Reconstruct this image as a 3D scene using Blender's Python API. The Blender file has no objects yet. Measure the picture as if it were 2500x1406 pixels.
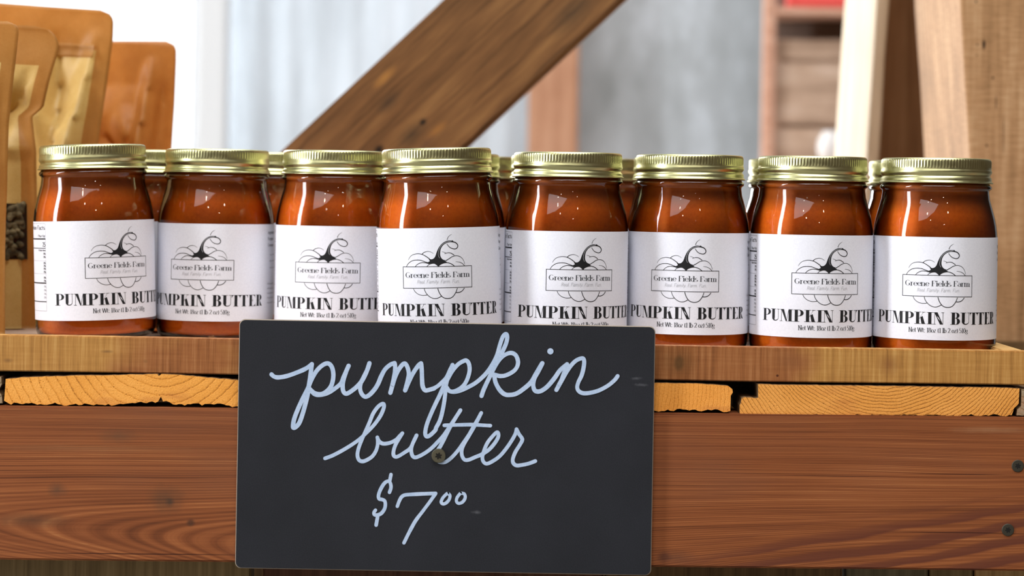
import bpy, bmesh, math, random
from mathutils import Vector, Matrix, noise as mnoise
from mathutils.geometry import tessellate_polygon

random.seed(7)
scene = bpy.context.scene
COL = scene.collection
R = math.radians
F_PX, CX, HY, D0 = 5000.0, 1250.0, 480.0, 1.35
ROLL = R(0.9)

# ------------------------------------------------------------------ camera
cam_data = bpy.data.cameras.new('camera')
cam_data.sensor_width = 36.0
cam_data.lens = 72.0
cam_data.shift_y = -(703.0 - HY) / 2500.0
cam_data.clip_start = 0.05
cam_data.dof.use_dof = True
cam_data.dof.focus_distance = 1.305
cam_data.dof.aperture_fstop = 6.3
camera = bpy.data.objects.new('camera', cam_data)
camera.location = (0, -D0, 0)
camera.matrix_world = Matrix.Translation((0, -D0, 0)) @ Matrix.Rotation(R(90), 4, 'X') @ Matrix.Rotation(ROLL, 4, 'Z')
COL.objects.link(camera)
scene.camera = camera

# ------------------------------------------------------------------ view + world
scene.view_settings.view_transform = 'Standard'
scene.view_settings.look = 'None'
scene.view_settings.gamma = 1.0
scene.view_settings.use_curve_mapping = False
scene.view_settings.exposure = 0.10
world = bpy.data.worlds.new('overcast_sky')
scene.world = world
world.use_nodes = True
wbg = world.node_tree.nodes['Background']
wbg.inputs[0].default_value = (0.93, 0.97, 1.0, 1)
wbg.inputs[1].default_value = 1.7


def area(name, loc, target, sx, sy, power, col, spread=180, portal=False):
    l = bpy.data.lights.new(name, 'AREA')
    l.shape = 'RECTANGLE'
    l.size, l.size_y = sx, sy
    l.energy = power
    l.color = col
    l.spread = R(spread)
    if portal:
        l.cycles.is_portal = True
    o = bpy.data.objects.new(name, l)
    o.location = loc
    d = Vector(target) - Vector(loc)
    o.rotation_euler = d.to_track_quat('-Z', 'Y').to_euler()
    COL.objects.link(o)
    return o


def bulb(name, loc, power, col, rad=0.03):
    l = bpy.data.lights.new(name, 'POINT')
    l.energy = power
    l.color = col
    l.shadow_soft_size = rad
    o = bpy.data.objects.new(name, l)
    o.location = loc
    COL.objects.link(o)
    return o


area('doorway_daylight', (-3.72, -1.36, 1.25), (0, -1.36, 1.25), 0.62, 4.2, 150, (0.95, 0.97, 1.0))
area('overhead_fill', (0.2, -2.0, 3.5), (0.2, -1.6, 0), 3.4, 2.2, 138, (1.0, 0.985, 0.975))  # added soft overhead fill, hung under the ceiling opening
area('back_opening_daylight', (-1.25, 2.86, 0.25), (-0.6, 0.3, 0), 1.1, 1.9, 135, (1.0, 0.98, 0.95))
area('back_wall_fill', (0.3, 1.2, 3.5), (0.3, 2.0, 0), 2.6, 0.8, 84, (0.92, 0.96, 1.0))  # added fill lamp that brightens the back wall, no opening above it
area('clerestory_daylight', (-1.05, -4.1, 2.55), (-0.6, 0, 0.3), 5.2, 0.85, 44, (1.0, 0.98, 0.96))
for i, (x, y, z) in enumerate([(-0.75, -1.95, 1.15), (-0.6, -2.3, 1.05), (0.85, -2.2, 1.2), (0.55, -3.0, 1.0)]):
    bulb('pendant_bulb_light', (x, y, z), 2.2, (1.0, 0.83, 0.62))


# ------------------------------------------------------------------ helpers
def P(px, py, Y):
    d = Y + D0
    xc = (px - CX) * d / F_PX
    yc = (HY - py) * d / F_PX
    return Vector((xc * math.cos(ROLL) - yc * math.sin(ROLL), Y, xc * math.sin(ROLL) + yc * math.cos(ROLL)))


def lin(c):
    def f(v):
        v /= 255.0
        return v / 12.92 if v <= 0.04045 else ((v + 0.055) / 1.055) ** 2.4
    return (f(c[0]), f(c[1]), f(c[2]), 1.0)


class NT:
    """small helper to write node materials"""
    def __init__(self, name):
        self.m = bpy.data.materials.new(name)
        self.m.use_nodes = True
        self.t = self.m.node_tree
        self.b = self.t.nodes['Principled BSDF']
        self.out = self.t.nodes['Material Output']
        self._oc = None

    def n(self, kind, **kw):
        nd = self.t.nodes.new(kind)
        for k, v in kw.items():
            setattr(nd, k, v)
        return nd

    def link(self, a, b):
        self.t.links.new(a, b)

    def put(self, v, sock):
        if hasattr(v, 'is_output'):
            self.link(v, sock)
        else:
            sock.default_value = v

    @property
    def oc(self):
        if self._oc is None:
            self._oc = self.n('ShaderNodeTexCoord').outputs['Object']
        return self._oc

    def map(self, vec, scale=(1, 1, 1), loc=(0, 0, 0), rot=(0, 0, 0)):
        nd = self.n('ShaderNodeMapping')
        self.link(vec, nd.inputs[0])
        nd.inputs['Scale'].default_value = scale
        nd.inputs['Location'].default_value = loc
        nd.inputs['Rotation'].default_value = rot
        return nd.outputs[0]

    def noise(self, vec, scale=1.0, detail=4.0, rough=0.55, dist=0.0):
        nd = self.n('ShaderNodeTexNoise')
        self.link(vec, nd.inputs['Vector'])
        nd.inputs['Scale'].default_value = scale
        nd.inputs['Detail'].default_value = detail
        nd.inputs['Roughness'].default_value = rough
        nd.inputs['Distortion'].default_value = dist
        return nd.outputs[0]

    def math(self, op, a, b=0.0, c=0.0, clamp=False):
        nd = self.n('ShaderNodeMath', operation=op, use_clamp=clamp)
        for i, v in enumerate((a, b, c)):
            self.put(v, nd.inputs[i])
        return nd.outputs[0]

    def ramp(self, f, stops):
        nd = self.n('ShaderNodeValToRGB')
        e = nd.color_ramp.elements
        while len(e) < len(stops):
            e.new(0.5)
        for el, (p, c) in zip(e, stops):
            el.position = p
            el.color = c if not isinstance(c, (int, float)) else (c, c, c, 1)
        self.link(f, nd.inputs[0])
        return nd.outputs[0]

    def mix(self, f, a, b, mode='MIX'):
        nd = self.n('ShaderNodeMix', data_type='RGBA', blend_type=mode)
        self.put(f, nd.inputs[0])
        self.put(a, nd.inputs[6])
        self.put(b, nd.inputs[7])
        return nd.outputs[2]

    def xyz(self, vec):
        nd = self.n('ShaderNodeSeparateXYZ')
        self.link(vec, nd.inputs[0])
        return nd.outputs

    def comb(self, x, y, z):
        nd = self.n('ShaderNodeCombineXYZ')
        for i, v in enumerate((x, y, z)):
            self.put(v, nd.inputs[i])
        return nd.outputs[0]

    def spot(self, cx, cz, rx, rz, hard=0.5, wob=0.0):
        """1 inside an ellipse in the local x-z plane, 0 outside"""
        s = self.xyz(self.oc)
        dx = self.math('MULTIPLY', self.math('SUBTRACT', s[0], cx), 1.0 / rx)
        dz = self.math('MULTIPLY', self.math('SUBTRACT', s[2], cz), 1.0 / rz)
        d = self.math('SQRT', self.math('ADD', self.math('MULTIPLY', dx, dx), self.math('MULTIPLY', dz, dz)))
        if wob:
            d = self.math('ADD', d, self.math('MULTIPLY', self.math('SUBTRACT', self.noise(self.oc, 180, 3), 0.5), wob))
        return self.ramp(d, [(max(0.0, hard), 1.0), (1.0, 0.0)])

    def bump(self, h, strength=0.3, dist=0.001):
        nd = self.n('ShaderNodeBump')
        nd.inputs['Strength'].default_value = strength
        nd.inputs['Distance'].default_value = dist
        self.put(h, nd.inputs['Height'])
        self.link(nd.outputs[0], self.b.inputs['Normal'])

    def fin(self, col, rough=0.6, spec=0.3, metal=0.0):
        self.put(col, self.b.inputs['Base Color'])
        self.put(rough, self.b.inputs['Roughness'])
        self.b.inputs['Specular IOR Level'].default_value = spec
        self.b.inputs['Metallic'].default_value = metal
        return self.m


def plain(name, col, rough=0.5, spec=0.3, metal=0.0):
    t = NT(name)
    return t.fin(lin(col), rough, spec, metal)


def link_mesh(name, me, parent=None):
    o = bpy.data.objects.new(name, me)
    COL.objects.link(o)
    if parent is not None:
        o.parent = parent
    return o


def mesh_obj(name, verts, faces, mat, parent=None, smooth=False, loc=None):
    me = bpy.data.meshes.new(name)
    me.from_pydata([tuple(v) for v in verts], [], faces)
    me.update()
    mats = mat if isinstance(mat, (list, tuple)) else [mat]
    for m in mats:
        me.materials.append(m)
    if smooth:
        me.polygons.foreach_set('use_smooth', [True] * len(me.polygons))
    o = link_mesh(name, me, parent)
    if loc is not None:
        o.location = loc
    return o


def box(name, lo, hi, mat, parent=None, bevel=0.0, origin=None, rot=None, wob=0.0, cuts=0):
    """axis box; lo/hi in parent (or world) space, origin moved to its centre"""
    lo, hi = Vector(lo), Vector(hi)
    c = (lo + hi) / 2 if origin is None else Vector(origin)
    bm = bmesh.new()
    bmesh.ops.create_cube(bm, size=1.0)
    mid, sz = (lo + hi) / 2, hi - lo
    for v in bm.verts:
        v.co = Vector((v.co.x * sz.x, v.co.y * sz.y, v.co.z * sz.z)) + mid - c
    if cuts:
        bmesh.ops.subdivide_edges(bm, edges=[e for e in bm.edges if e.calc_length() > max(sz) * 0.9], cuts=cuts, use_grid_fill=True)
    if bevel > 0:
        bmesh.ops.bevel(bm, geom=list(bm.edges), offset=bevel, segments=2, affect='EDGES', clamp_overlap=True)
    if wob:
        for v in bm.verts:
            w = v.co + c
            v.co += Vector((0, mnoise.noise(w * 9.0), mnoise.noise(w * 9.0 + Vector((3, 7, 1))))) * wob
    me = bpy.data.meshes.new(name)
    bm.to_mesh(me)
    bm.free()
    me.materials.append(mat)
    o = link_mesh(name, me, parent)
    o.location = c
    if rot is not None:
        o.rotation_euler = rot
    return o


def tag(o, label=None, cat=None, group=None, kind=None):
    if label: o['label'] = label
    if cat: o['category'] = cat
    if group: o['group'] = group
    if kind: o['kind'] = kind
    return o


def empty(name, loc, rot=(0, 0, 0)):
    o = bpy.data.objects.new(name, None)
    o.empty_display_size = 0.03
    o.location = loc
    o.rotation_euler = rot
    COL.objects.link(o)
    return o


def lathe(profile, n=96, close_bottom=True, close_top=False, wave=None):
    """profile [(r,z)] from bottom to top; wave(theta,k,r,z)->(r,z)"""
    vs, fs = [], []
    for k, (r, z) in enumerate(profile):
        for i in range(n):
            a = 2 * math.pi * i / n
            rr, zz = (r, z) if wave is None else wave(a, k, r, z)
            vs.append((rr * math.sin(a), -rr * math.cos(a), zz))
    for k in range(len(profile) - 1):
        for i in range(n):
            j = (i + 1) % n
            fs.append((k * n + i, k * n + j, (k + 1) * n + j, (k + 1) * n + i))
    if close_bottom:
        fs.append(tuple(reversed(range(n))))
    if close_top:
        b = (len(profile) - 1) * n
        fs.append(tuple(b + i for i in range(n)))
    return vs, fs


# ------------------------------------------------------------------ strokes and lettering (flat x,y up)
def catmull(pts, per=8, closed=False):
    if len(pts) < 3:
        return [tuple(p) for p in pts]
    out = []
    n = len(pts)
    rng = range(n) if closed else range(n - 1)
    for i in rng:
        g = (lambda k: pts[k % n]) if closed else (lambda k: pts[min(max(k, 0), n - 1)])
        p0, p1, p2, p3 = g(i - 1), g(i), g(i + 1), g(i + 2)
        for s in range(per):
            t = s / per
            out.append(tuple(0.5 * (2 * p1[d] + (p2[d] - p0[d]) * t + (2 * p0[d] - 5 * p1[d] + 4 * p2[d] - p3[d]) * t * t
                                    + (3 * p1[d] - p0[d] - 3 * p2[d] + p3[d]) * t ** 3) for d in (0, 1)))
    out.append(tuple(pts[0] if closed else pts[-1]))
    return out


class Flat:
    """collects flat polygons"""
    def __init__(self):
        self.v, self.f = [], []

    def poly(self, pts):
        b = len(self.v)
        self.v += [tuple(p) for p in pts]
        self.f.append(tuple(range(b, b + len(pts))))

    def quadgrid(self, x0, x1, y0, y1, step=3.0):
        n = max(1, int(math.ceil(abs(x1 - x0) / step)))
        for i in range(n):
            a, b = x0 + (x1 - x0) * i / n, x0 + (x1 - x0) * (i + 1) / n
            self.poly([(a, y0), (b, y0), (b, y1), (a, y1)])

    def tess(self, pts):
        b = len(self.v)
        self.v += [tuple(p) for p in pts]
        todo = [tuple(b + i for i in tri) for tri in tessellate_polygon([[Vector((p[0], p[1], 0)) for p in pts]])]
        while todo:          # split wide triangles so that they follow the curve of the jar
            t = todo.pop()
            xs = [self.v[i][0] for i in t]
            if max(xs) - min(xs) < 3.0:
                self.f.append(t)
                continue
            e = max(range(3), key=lambda k: abs(self.v[t[k]][0] - self.v[t[(k + 1) % 3]][0]))
            i, j, k = t[e], t[(e + 1) % 3], t[(e + 2) % 3]
            self.v.append(((self.v[i][0] + self.v[j][0]) / 2, (self.v[i][1] + self.v[j][1]) / 2))
            m = len(self.v) - 1
            todo += [(i, m, k), (m, j, k)]

    def ribbon(self, pts, width, cap=False, capn=10):
        """width: number or function(i_fraction, tangent) -> full width"""
        q = [pts[0]]
        for p in pts[1:]:
            if math.hypot(p[0] - q[-1][0], p[1] - q[-1][1]) > 1e-6:
                q.append(p)
        n = len(q)
        if n < 2:
            return
        L = []
        b = len(self.v)
        ws = []
        for i in range(n):
            a, c = q[max(i - 1, 0)], q[min(i + 1, n - 1)]
            tx, ty = c[0] - a[0], c[1] - a[1]
            l = math.hypot(tx, ty) or 1.0
            tx, ty = tx / l, ty / l
            w = width if isinstance(width, (int, float)) else width(i / (n - 1), (tx, ty))
            ws.append(w)
            h = w / 2
            self.v.append((q[i][0] - ty * h, q[i][1] + tx * h))
            self.v.append((q[i][0] + ty * h, q[i][1] - tx * h))
        for i in range(n - 1):
            k = b + 2 * i
            self.f.append((k, k + 1, k + 3, k + 2))
        if cap:
            for p, w in ((q[0], ws[0]), (q[-1], ws[-1])):
                self.disk(p, w / 2, capn)

    def disk(self, p, r, n=12):
        self.poly([(p[0] + r * math.cos(2 * math.pi * i / n), p[1] + r * math.sin(2 * math.pi * i / n)) for i in range(n)])


def arc(cx, cy, rx, ry, a0, a1, n=14):
    return [(cx + rx * math.cos(R(a0 + (a1 - a0) * i / n)), cy + ry * math.sin(R(a0 + (a1 - a0) * i / n))) for i in range(n + 1)]


# stroke font; cap height 1, x height .66
X = 0.66
GL = {
    'a': (0.52, [arc(.24, .46, .17, .2, 150, 0) + [(.41, .1), (.45, 0), (.52, .03)], arc(.22, .19, .19, .19, 30, 330)]),
    'b': (0.56, [[(.09, 1), (.09, 0)], arc(.3, .33, .21, .33, 180, -180)]),
    'c': (0.5, [arc(.28, .33, .23, .33, 45, 320)]),
    'd': (0.58, [[(.47, 1), (.47, 0)], arc(.27, .33, .2, .33, 0, 360)]),
    'e': (0.52, [[(.06, .36), (.48, .36)], arc(.27, .33, .21, .33, 5, 325)]),
    'f': (0.36, [arc(.3, .82, .13, .18, 40, 180) + [(.17, 0)], [(.02, .64), (.33, .64)]]),
    'g': (0.52, [arc(.25, .42, .19, .24, 0, 360), arc(.26, -.1, .22, .17, 100, 460), [(.4, .6), (.52, .64)]]),
    'i': (0.26, [[(.13, X), (.13, 0)], [(.13, .86), (.13, .95)]]),
    'k': (0.54, [[(.09, 1), (.09, 0)], [(.09, .25), (.45, X)], [(.22, .38), (.5, 0)]]),
    'l': (0.26, [[(.13, 1), (.13, 0)]]),
    'm': (0.9, [[(.1, X), (.1, 0)], [(.1, .45)] + arc(.28, .48, .15, .18, 170, 0) + [(.43, 0)], [(.43, .45)] + arc(.61, .48, .15, .18, 170, 0) + [(.76, 0)]]),
    'n': (0.6, [[(.1, X), (.1, 0)], [(.1, .45)] + arc(.3, .48, .17, .18, 170, 0) + [(.47, 0)]]),
    'o': (0.54, [arc(.27, .33, .22, .33, 90, 450)]),
    'p': (0.56, [[(.09, X), (.09, -.3)], arc(.3, .33, .21, .33, 180, -180)]),
    'r': (0.42, [[(.1, X), (.1, 0)], [(.1, .42)] + arc(.3, .46, .17, .2, 160, 50)]),
    's': (0.44, [arc(.22, .49, .15, .17, 40, 270, 10) + arc(.22, .16, .17, .16, 80, -140, 10)]),
    't': (0.36, [[(.15, .9), (.15, .12), (.2, 0), (.32, .05)], [(.02, X), (.31, X)]]),
    'u': (0.6, [[(.1, X), (.1, .2)] + arc(.28, .2, .18, .2, 180, 350) + [(.47, .3)], [(.47, X), (.47, 0)]]),
    'v': (0.52, [[(.04, X), (.27, 0)], [(.27, 0), (.48, X)]]),
    'w': (0.76, [[(.03, X), (.22, 0)], [(.22, 0), (.38, X)], [(.38, X), (.56, 0)], [(.56, 0), (.73, X)]]),
    'y': (0.52, [[(.04, X), (.27, 0)], [(.48, X), (.2, -.22), (.08, -.3)]]),
    'z': (0.48, [[(.05, X), (.42, X)], [(.42, X), (.05, 0)], [(.05, 0), (.43, 0)]]),
    'C': (0.72, [arc(.4, .5, .33, .5, 50, 310, 20)]),
    'D': (0.76, [[(.12, 1), (.12, 0)], [(.12, 1)] + arc(.3, .5, .36, .5, 90, -90) + [(.12, 0)]]),
    'F': (0.62, [[(.13, 1), (.13, 0)], [(.05, 1), (.56, 1), (.56, .8)], [(.13, .53), (.42, .53)]]),
    'G': (0.8, [arc(.4, .5, .33, .5, 50, 310, 20), [(.62, .42), (.62, .1)], [(.5, .42), (.74, .42)]]),
    'I': (0.34, [[(.17, 1), (.17, 0)]]),
    'N': (0.78, [[(.13, 0), (.13, 1)], [(.13, 1), (.64, 0)], [(.64, 0), (.64, 1)]]),
    'P': (0.62, [[(.13, 1), (.13, 0)], [(.13, 1)] + arc(.3, .75, .26, .25, 90, -90) + [(.13, .5)]]),
    'R': (0.7, [[(.13, 1), (.13, 0)], [(.13, 1)] + arc(.3, .75, .26, .25, 90, -90) + [(.13, .5)], [(.34, .5), (.62, 0)]]),
    'T': (0.66, [[(.33, 1), (.33, 0)], [(.04, .82), (.04, 1), (.62, 1), (.62, .82)]]),
    'V': (0.7, [[(.03, 1), (.36, 0)], [(.36, 0), (.67, 1)]]),
    'W': (1.0, [[(.03, 1), (.27, 0)], [(.27, 0), (.5, 1)], [(.5, 1), (.75, 0)], [(.75, 0), (.97, 1)]]),
    '0': (0.54, [arc(.27, .5, .21, .5, 90, 450, 20)]),
    '1': (0.4, [[(.06, .85), (.22, 1), (.22, 0)]]),
    '2': (0.54, [arc(.26, .74, .2, .26, 170, -30, 12) + [(.06, .02), (.48, .02), (.48, .12)]]),
    '5': (0.54, [[(.46, 1), (.12, 1), (.1, .55)] + arc(.25, .31, .22, .31, 120, -150, 14)]),
    '7': (0.5, [[(.05, 1), (.46, 1), (.2, 0)]]),
    '8': (0.54, [arc(.27, .75, .17, .25, 90, 450, 16), arc(.27, .26, .21, .26, 90, 450, 16)]),
    '%': (0.8, [arc(.18, .76, .13, .22, 0, 360), arc(.6, .24, .13, .22, 0, 360), [(.16, 0), (.62, 1)]]),
    '(': (0.32, [arc(.36, .42, .26, .6, 130, 230)]),
    ')': (0.32, [arc(-.04, .42, .26, .6, 50, -50)]),
    ':': (0.26, [[(.12, .0), (.12, .1)], [(.12, .5), (.12, .6)]]),
    '.': (0.24, [[(.1, .0), (.1, .1)]]),
    ',': (0.24, [[(.12, .1), (.08, -.12)]]),
    ' ': (0.3, []),
}


def text(fl, s, u0, u1, vb, cap, thin, thick, serif=True, skew=0.0):
    """write s with its baseline at y=vb between u0 and u1 (y up)"""
    tot = sum(GL[c][0] for c in s)
    kx = (u1 - u0) / tot
    x = u0
    for c in s:
        adv, strokes = GL[c]
        for st in strokes:
            def T(p):
                return (x + p[0] * kx + skew * p[1] * cap, vb + p[1] * cap)
            q = [T(p) for p in st]

            def w(_, t):
                return thin + (thick - thin) * (t[1] * t[1]) ** 1.5
            fl.ribbon(q, w)
            if serif and len(st) >= 2:
                for e, nb in ((st[0], st[1]), (st[-1], st[-2])):
                    if abs(e[0] - nb[0]) > 1e-6:
                        continue
                    if abs(e[1]) < 1e-6 and c not in 'GC:.,e':
                        fl.ribbon([T((e[0] - .14, 0)), T((e[0] + .14, 0))], thin * 1.7)
                    elif e[1] >= X - 1e-6 and c in 'ilmnrudbkpIN1':
                        fl.ribbon([T((e[0] - .15, e[1])), T((e[0] + (.15 if c in 'IN' else .03), e[1]))], thin * 1.7)
        x += adv * kx


def didone(fl, ch, x0, W, vb, H):
    """heavy contrast capital between x0 and x0+W, y up from vb, height H"""
    S, h = H * .265, H * .034
    st = H * 2

    def rect(a, b, c, d): fl.quadgrid(x0 + a, x0 + b, vb + c, vb + d)

    def serif(cx, y, half):
        rect(cx - half, cx + half, (0 if y == 0 else H - h), (h if y == 0 else H))

    def bowl(xl, yb, yt, rx, thick):
        ry = (yt - yb) / 2
        cy = (yb + yt) / 2
        o = [(x0 + xl + rx * math.cos(R(a)), vb + cy + ry * math.sin(R(a))) for a in range(-90, 91, 10)]
        i = [(x0 + xl + (rx - thick) * math.cos(R(a)), vb + cy + (ry - h) * math.sin(R(a))) for a in range(-90, 91, 10)]
        for k in range(len(o) - 1):
            fl.poly([o[k], o[k + 1], i[k + 1], i[k]])

    def quad(a, b, c, d): fl.poly([(x0 + p[0], vb + p[1]) for p in (a, b, c, d)])
    lo = W * .04
    sl = W * .15
    if ch == 'I':
        c = W / 2
        rect(c - S / 2, c + S / 2, 0, H); serif(c, 0, W * .5); serif(c, 1, W * .5)
    elif ch in 'PRB':
        rect(sl, sl + S, 0, H)
        serif(sl + S / 2, 0, S / 2 + sl); 
        xl = sl + S
        if ch == 'P':
            rect(lo, xl + W * .12, H - h, H); rect(xl, xl + W * .12, H * .46, H * .46 + h)
            bowl(xl + W * .12, H * .46, H, W - xl - W * .12, S * .95)
        elif ch == 'B':
            rect(lo, xl + W * .12, H - h, H); rect(xl, xl + W * .14, H * .52, H * .52 + h); rect(xl, xl + W * .14, 0, h)
            bowl(xl + W * .1, H * .52, H, W * .94 - xl - W * .1, S * .9)
            bowl(xl + W * .12, 0, H * .54, W - xl - W * .12, S)
        else:
            rect(lo, xl + W * .1, H - h, H); rect(xl, xl + W * .12, H * .5, H * .5 + h)
            bowl(xl + W * .1, H * .5, H, W * .9 - xl - W * .1, S * .85)
            quad((xl + W * .1, H * .5), (W * .62, H * .5), (W * .96, h), (W * .96 - S, h))
            rect(W * .8, W * 1.02, 0, h)
    elif ch == 'K':
        rect(sl, sl + S, 0, H); serif(sl + S / 2, 0, S / 2 + sl); serif(sl + S / 2, 1, S / 2 + sl)
        quad((sl + S, H * .4), (sl + S, H * .4 + h * 1.6), (W * .84, H), (W * .84 - h, H))
        quad((sl + S + W * .1, H * .55), (sl + S + W * .1 + S * .7, H * .67), (W * .96, 0), (W * .96 - S * 1.1, 0))
        rect(W * .66, W * .98, H - h, H); rect(W * .66, W * 1.02, 0, h)
    elif ch == 'U':
        rect(sl, sl + S, H * .24, H); serif(sl + S / 2, 1, S / 2 + sl); serif(W * .88, 1, W * .16)
        rect(W * .88, W * .88 + h, H * .26, H)
        ox, oy = (sl + W * .88 + h) / 2, H * .26
        rx = (W * .88 + h - sl) / 2
        o = [(x0 + ox - rx * math.cos(R(a)), vb + oy - (oy) * math.sin(R(a))) for a in range(0, 181, 10)]
        i = []
        for a in range(0, 181, 10):
            k = a / 180
            tx = S * (1 - k) + h * k
            i.append((x0 + ox - (rx * math.cos(R(a)) - (tx * max(0, math.cos(R(a))) if a <= 90 else -h * abs(math.cos(R(a))))), vb + oy - (oy - h * 2) * math.sin(R(a))))
        for k in range(len(o) - 1):
            fl.poly([o[k], o[k + 1], i[k + 1], i[k]])
    elif ch == 'M':
        rect(W * .1, W * .1 + h, 0, H); serif(W * .1, 0, W * .11)
        rect(W * .9 - S, W * .9, 0, H); serif(W * .9 - S / 2, 0, S / 2 + W * .1); rect(W * .9 - S, W, H - h, H)
        rect(0, W * .1 + S * .9, H - h, H)
        quad((W * .1, H), (W * .1 + S * .95, H), (W * .5 + S * .25, 0), (W * .5 - S * .15, 0))
        quad((W * .5, 0), (W * .5 + h, 0), (W * .9 - S + h, H), (W * .9 - S, H))
    elif ch == 'N':
        rect(W * .14, W * .14 + h, 0, H); serif(W * .14, 0, W * .13); serif(W * .9, 1, W * .13)
        rect(W * .9, W * .9 + h, 0, H); rect(0, W * .14 + S, H - h, H)
        quad((W * .12, H), (W * .12 + S, H), (W * .92, 0), (W * .92 - S * .9, 0))
    elif ch == 'T':
        c = W / 2
        rect(c - S / 2, c + S / 2, 0, H); serif(c, 0, S / 2 + W * .12); rect(0, W, H - h, H)
        for a, b in ((0, W * .2), (W, W * .8)):
            fl.poly([(x0 + a, vb + H), (x0 + b, vb + H - h), (x0 + a + (b - a) * .3, vb + H * .86), (x0 + a, vb + H * .7)])
    elif ch == 'E':
        rect(sl, sl + S, 0, H); rect(lo, W * .94, H - h, H); rect(lo, W * .98, 0, h); rect(sl, W * .62, H * .5, H * .5 + h)
        xr = W * .94
        fl.poly([(x0 + xr, vb + H), (x0 + xr - W * .25, vb + H - h), (x0 + xr - W * .05, vb + H * .85), (x0 + xr, vb + H * .7)])
        xr = W * .98
        fl.poly([(x0 + xr, vb), (x0 + xr - W * .25, vb + h), (x0 + xr - W * .05, vb + H * .16), (x0 + xr, vb + H * .32)])
        fl.poly([(x0 + W * .62, vb + H * .65), (x0 + W * .55, vb + H * .53), (x0 + W * .62, vb + H * .38)])


# ------------------------------------------------------------------ materials
def wood_lines(t, grain_scale, cross_scale, axis='x', detail=6.0):
    """streak noise stretched along the grain axis (local x or z)"""
    sc = (grain_scale, cross_scale, cross_scale) if axis == 'x' else (cross_scale, cross_scale, grain_scale)
    return t.noise(t.map(t.oc, sc), 1.0, detail, 0.6)


def mat_beam(O, Y):
    t = NT('red_brown_beam_wood')
    s = t.xyz(t.oc)
    # slow warp of the growth lines
    warp = t.noise(t.map(t.oc, (3.0, 1, 14)), 1.0, 2.0)
    z = t.math('ADD', s[2], t.math('MULTIPLY', t.math('SUBTRACT', warp, 0.5), 0.010))
    up = t.math('MULTIPLY', t.math('ADD', z, 0.052), 1 / 0.1, clamp=False)
    up = t.math('MAXIMUM', up, 0.0)
    # growth lines get wide near the lower edge and lean upwards to the right there
    lean = t.math('MULTIPLY', s[0], t.math('MULTIPLY', t.math('POWER', t.math('SUBTRACT', 1.05, t.math('MINIMUM', up, 1.05)), 3.5), -1.3))
    c = t.math('ADD', t.math('POWER', up, 1.5), lean)
    line = t.math('SINE', t.math('MULTIPLY', c, 470.0))
    line2 = t.noise(t.comb(t.math('MULTIPLY', s[0], 2.5), 0.0, t.math('MULTIPLY', c, 74.0)), 1.0, 5.0, 0.65)
    fine = wood_lines(t, 14, 900, 'x', 4)
    broad = t.noise(t.map(t.oc, (7, 7, 22)), 1.0, 4.0)
    f = t.math('ADD', t.math('MULTIPLY', line, 0.055), t.math('MULTIPLY', line2, 0.62))
    f = t.math('ADD', f, t.math('MULTIPLY', fine, 0.22))
    f = t.math('ADD', f, t.math('MULTIPLY', broad, 0.16))
    col = t.ramp(f, [(0.30, lin((80, 42, 20))), (0.46, lin((124, 68, 35))), (0.60, lin((150, 88, 48))), (0.78, lin((204, 142, 88)))])
    purple = t.ramp(t.noise(t.map(t.oc, (5, 5, 16), (2, 0, 5)), 1.0, 3.0), [(0.48, 0.0), (0.72, 0.55)])
    col = t.mix(purple, col, lin((124, 78, 54)))

    # broad cathedral bands low on the right
    bz = t.math('ADD', t.math('SUBTRACT', s[2], t.math('MULTIPLY', s[0], 0.17)), t.math('MULTIPLY', t.noise(t.map(t.oc, (9, 9, 40), (1, 0, 2)), 1.0, 3.0), 0.012))
    band = t.ramp(t.math('FRACT', t.math('MULTIPLY', bz, 95.0)), [(0.30, 0.0), (0.42, 1.0), (0.80, 0.75), (0.95, 0.0)])
    mk = t.math('SUBTRACT', t.math('MULTIPLY', s[0], 0.17), s[2])
    mk = t.math('MULTIPLY', t.ramp(mk, [(0.050, 0.0), (0.066, 0.95)]), t.ramp(s[0], [(0.08, 0.0), (0.16, 1.0)]))
    col = t.mix(t.math('MULTIPLY', band, mk), col, lin((96, 50, 34)))

    def q(px, py):
        v = P(px, py, Y) - O
        return v.x, v.z
    for px, py, rx, rz, cc, hd, k in [
        (405, 1215, 55, 42, (70, 55, 40), 0.0, .6), (415, 1222, 14, 14, (52, 46, 38), 0.2, .6), (465, 1272, 13, 11, (72, 45, 30), .4, .8), (140, 1190, 30, 22, (84, 60, 44), 0.0, .7),
            (290, 1060, 60, 22, (95, 66, 45), 0.0, .6), (80, 1265, 120, 22, (74, 52, 36), 0.0, .7), (1622, 1362, 22, 16, (80, 42, 30), .3, .7),
            (1650, 1362, 60, 20, (92, 58, 42), 0.0, .6), (220, 1090, 340, 12, (150, 110, 74), 0.0, .25),
            (2420, 1055, 120, 10, (170, 128, 92), 0.0, .4)]:
        x, z_ = q(px, py)
        col = t.mix(t.math('MULTIPLY', t.spot(x, z_, rx / 3922, rz / 3922, hd, 0.5), k), col, lin(cc))
    # cracks
    for px, py, rx, rz in [(330, 1348, 420, 1.5), (2350, 1163, 170, 1.3), (2330, 1305, 240, 1.4), (2040, 1166, 200, 1.0)]:
        x, z_ = q(px, py)
        col = t.mix(t.spot(x, z_, rx / 3922, rz / 3922, 0.3, 0.0), col, lin((48, 18, 8)))
    t.bump(f, 0.25, 0.0006)
    return t.fin(col, 0.62, 0.25)


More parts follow.
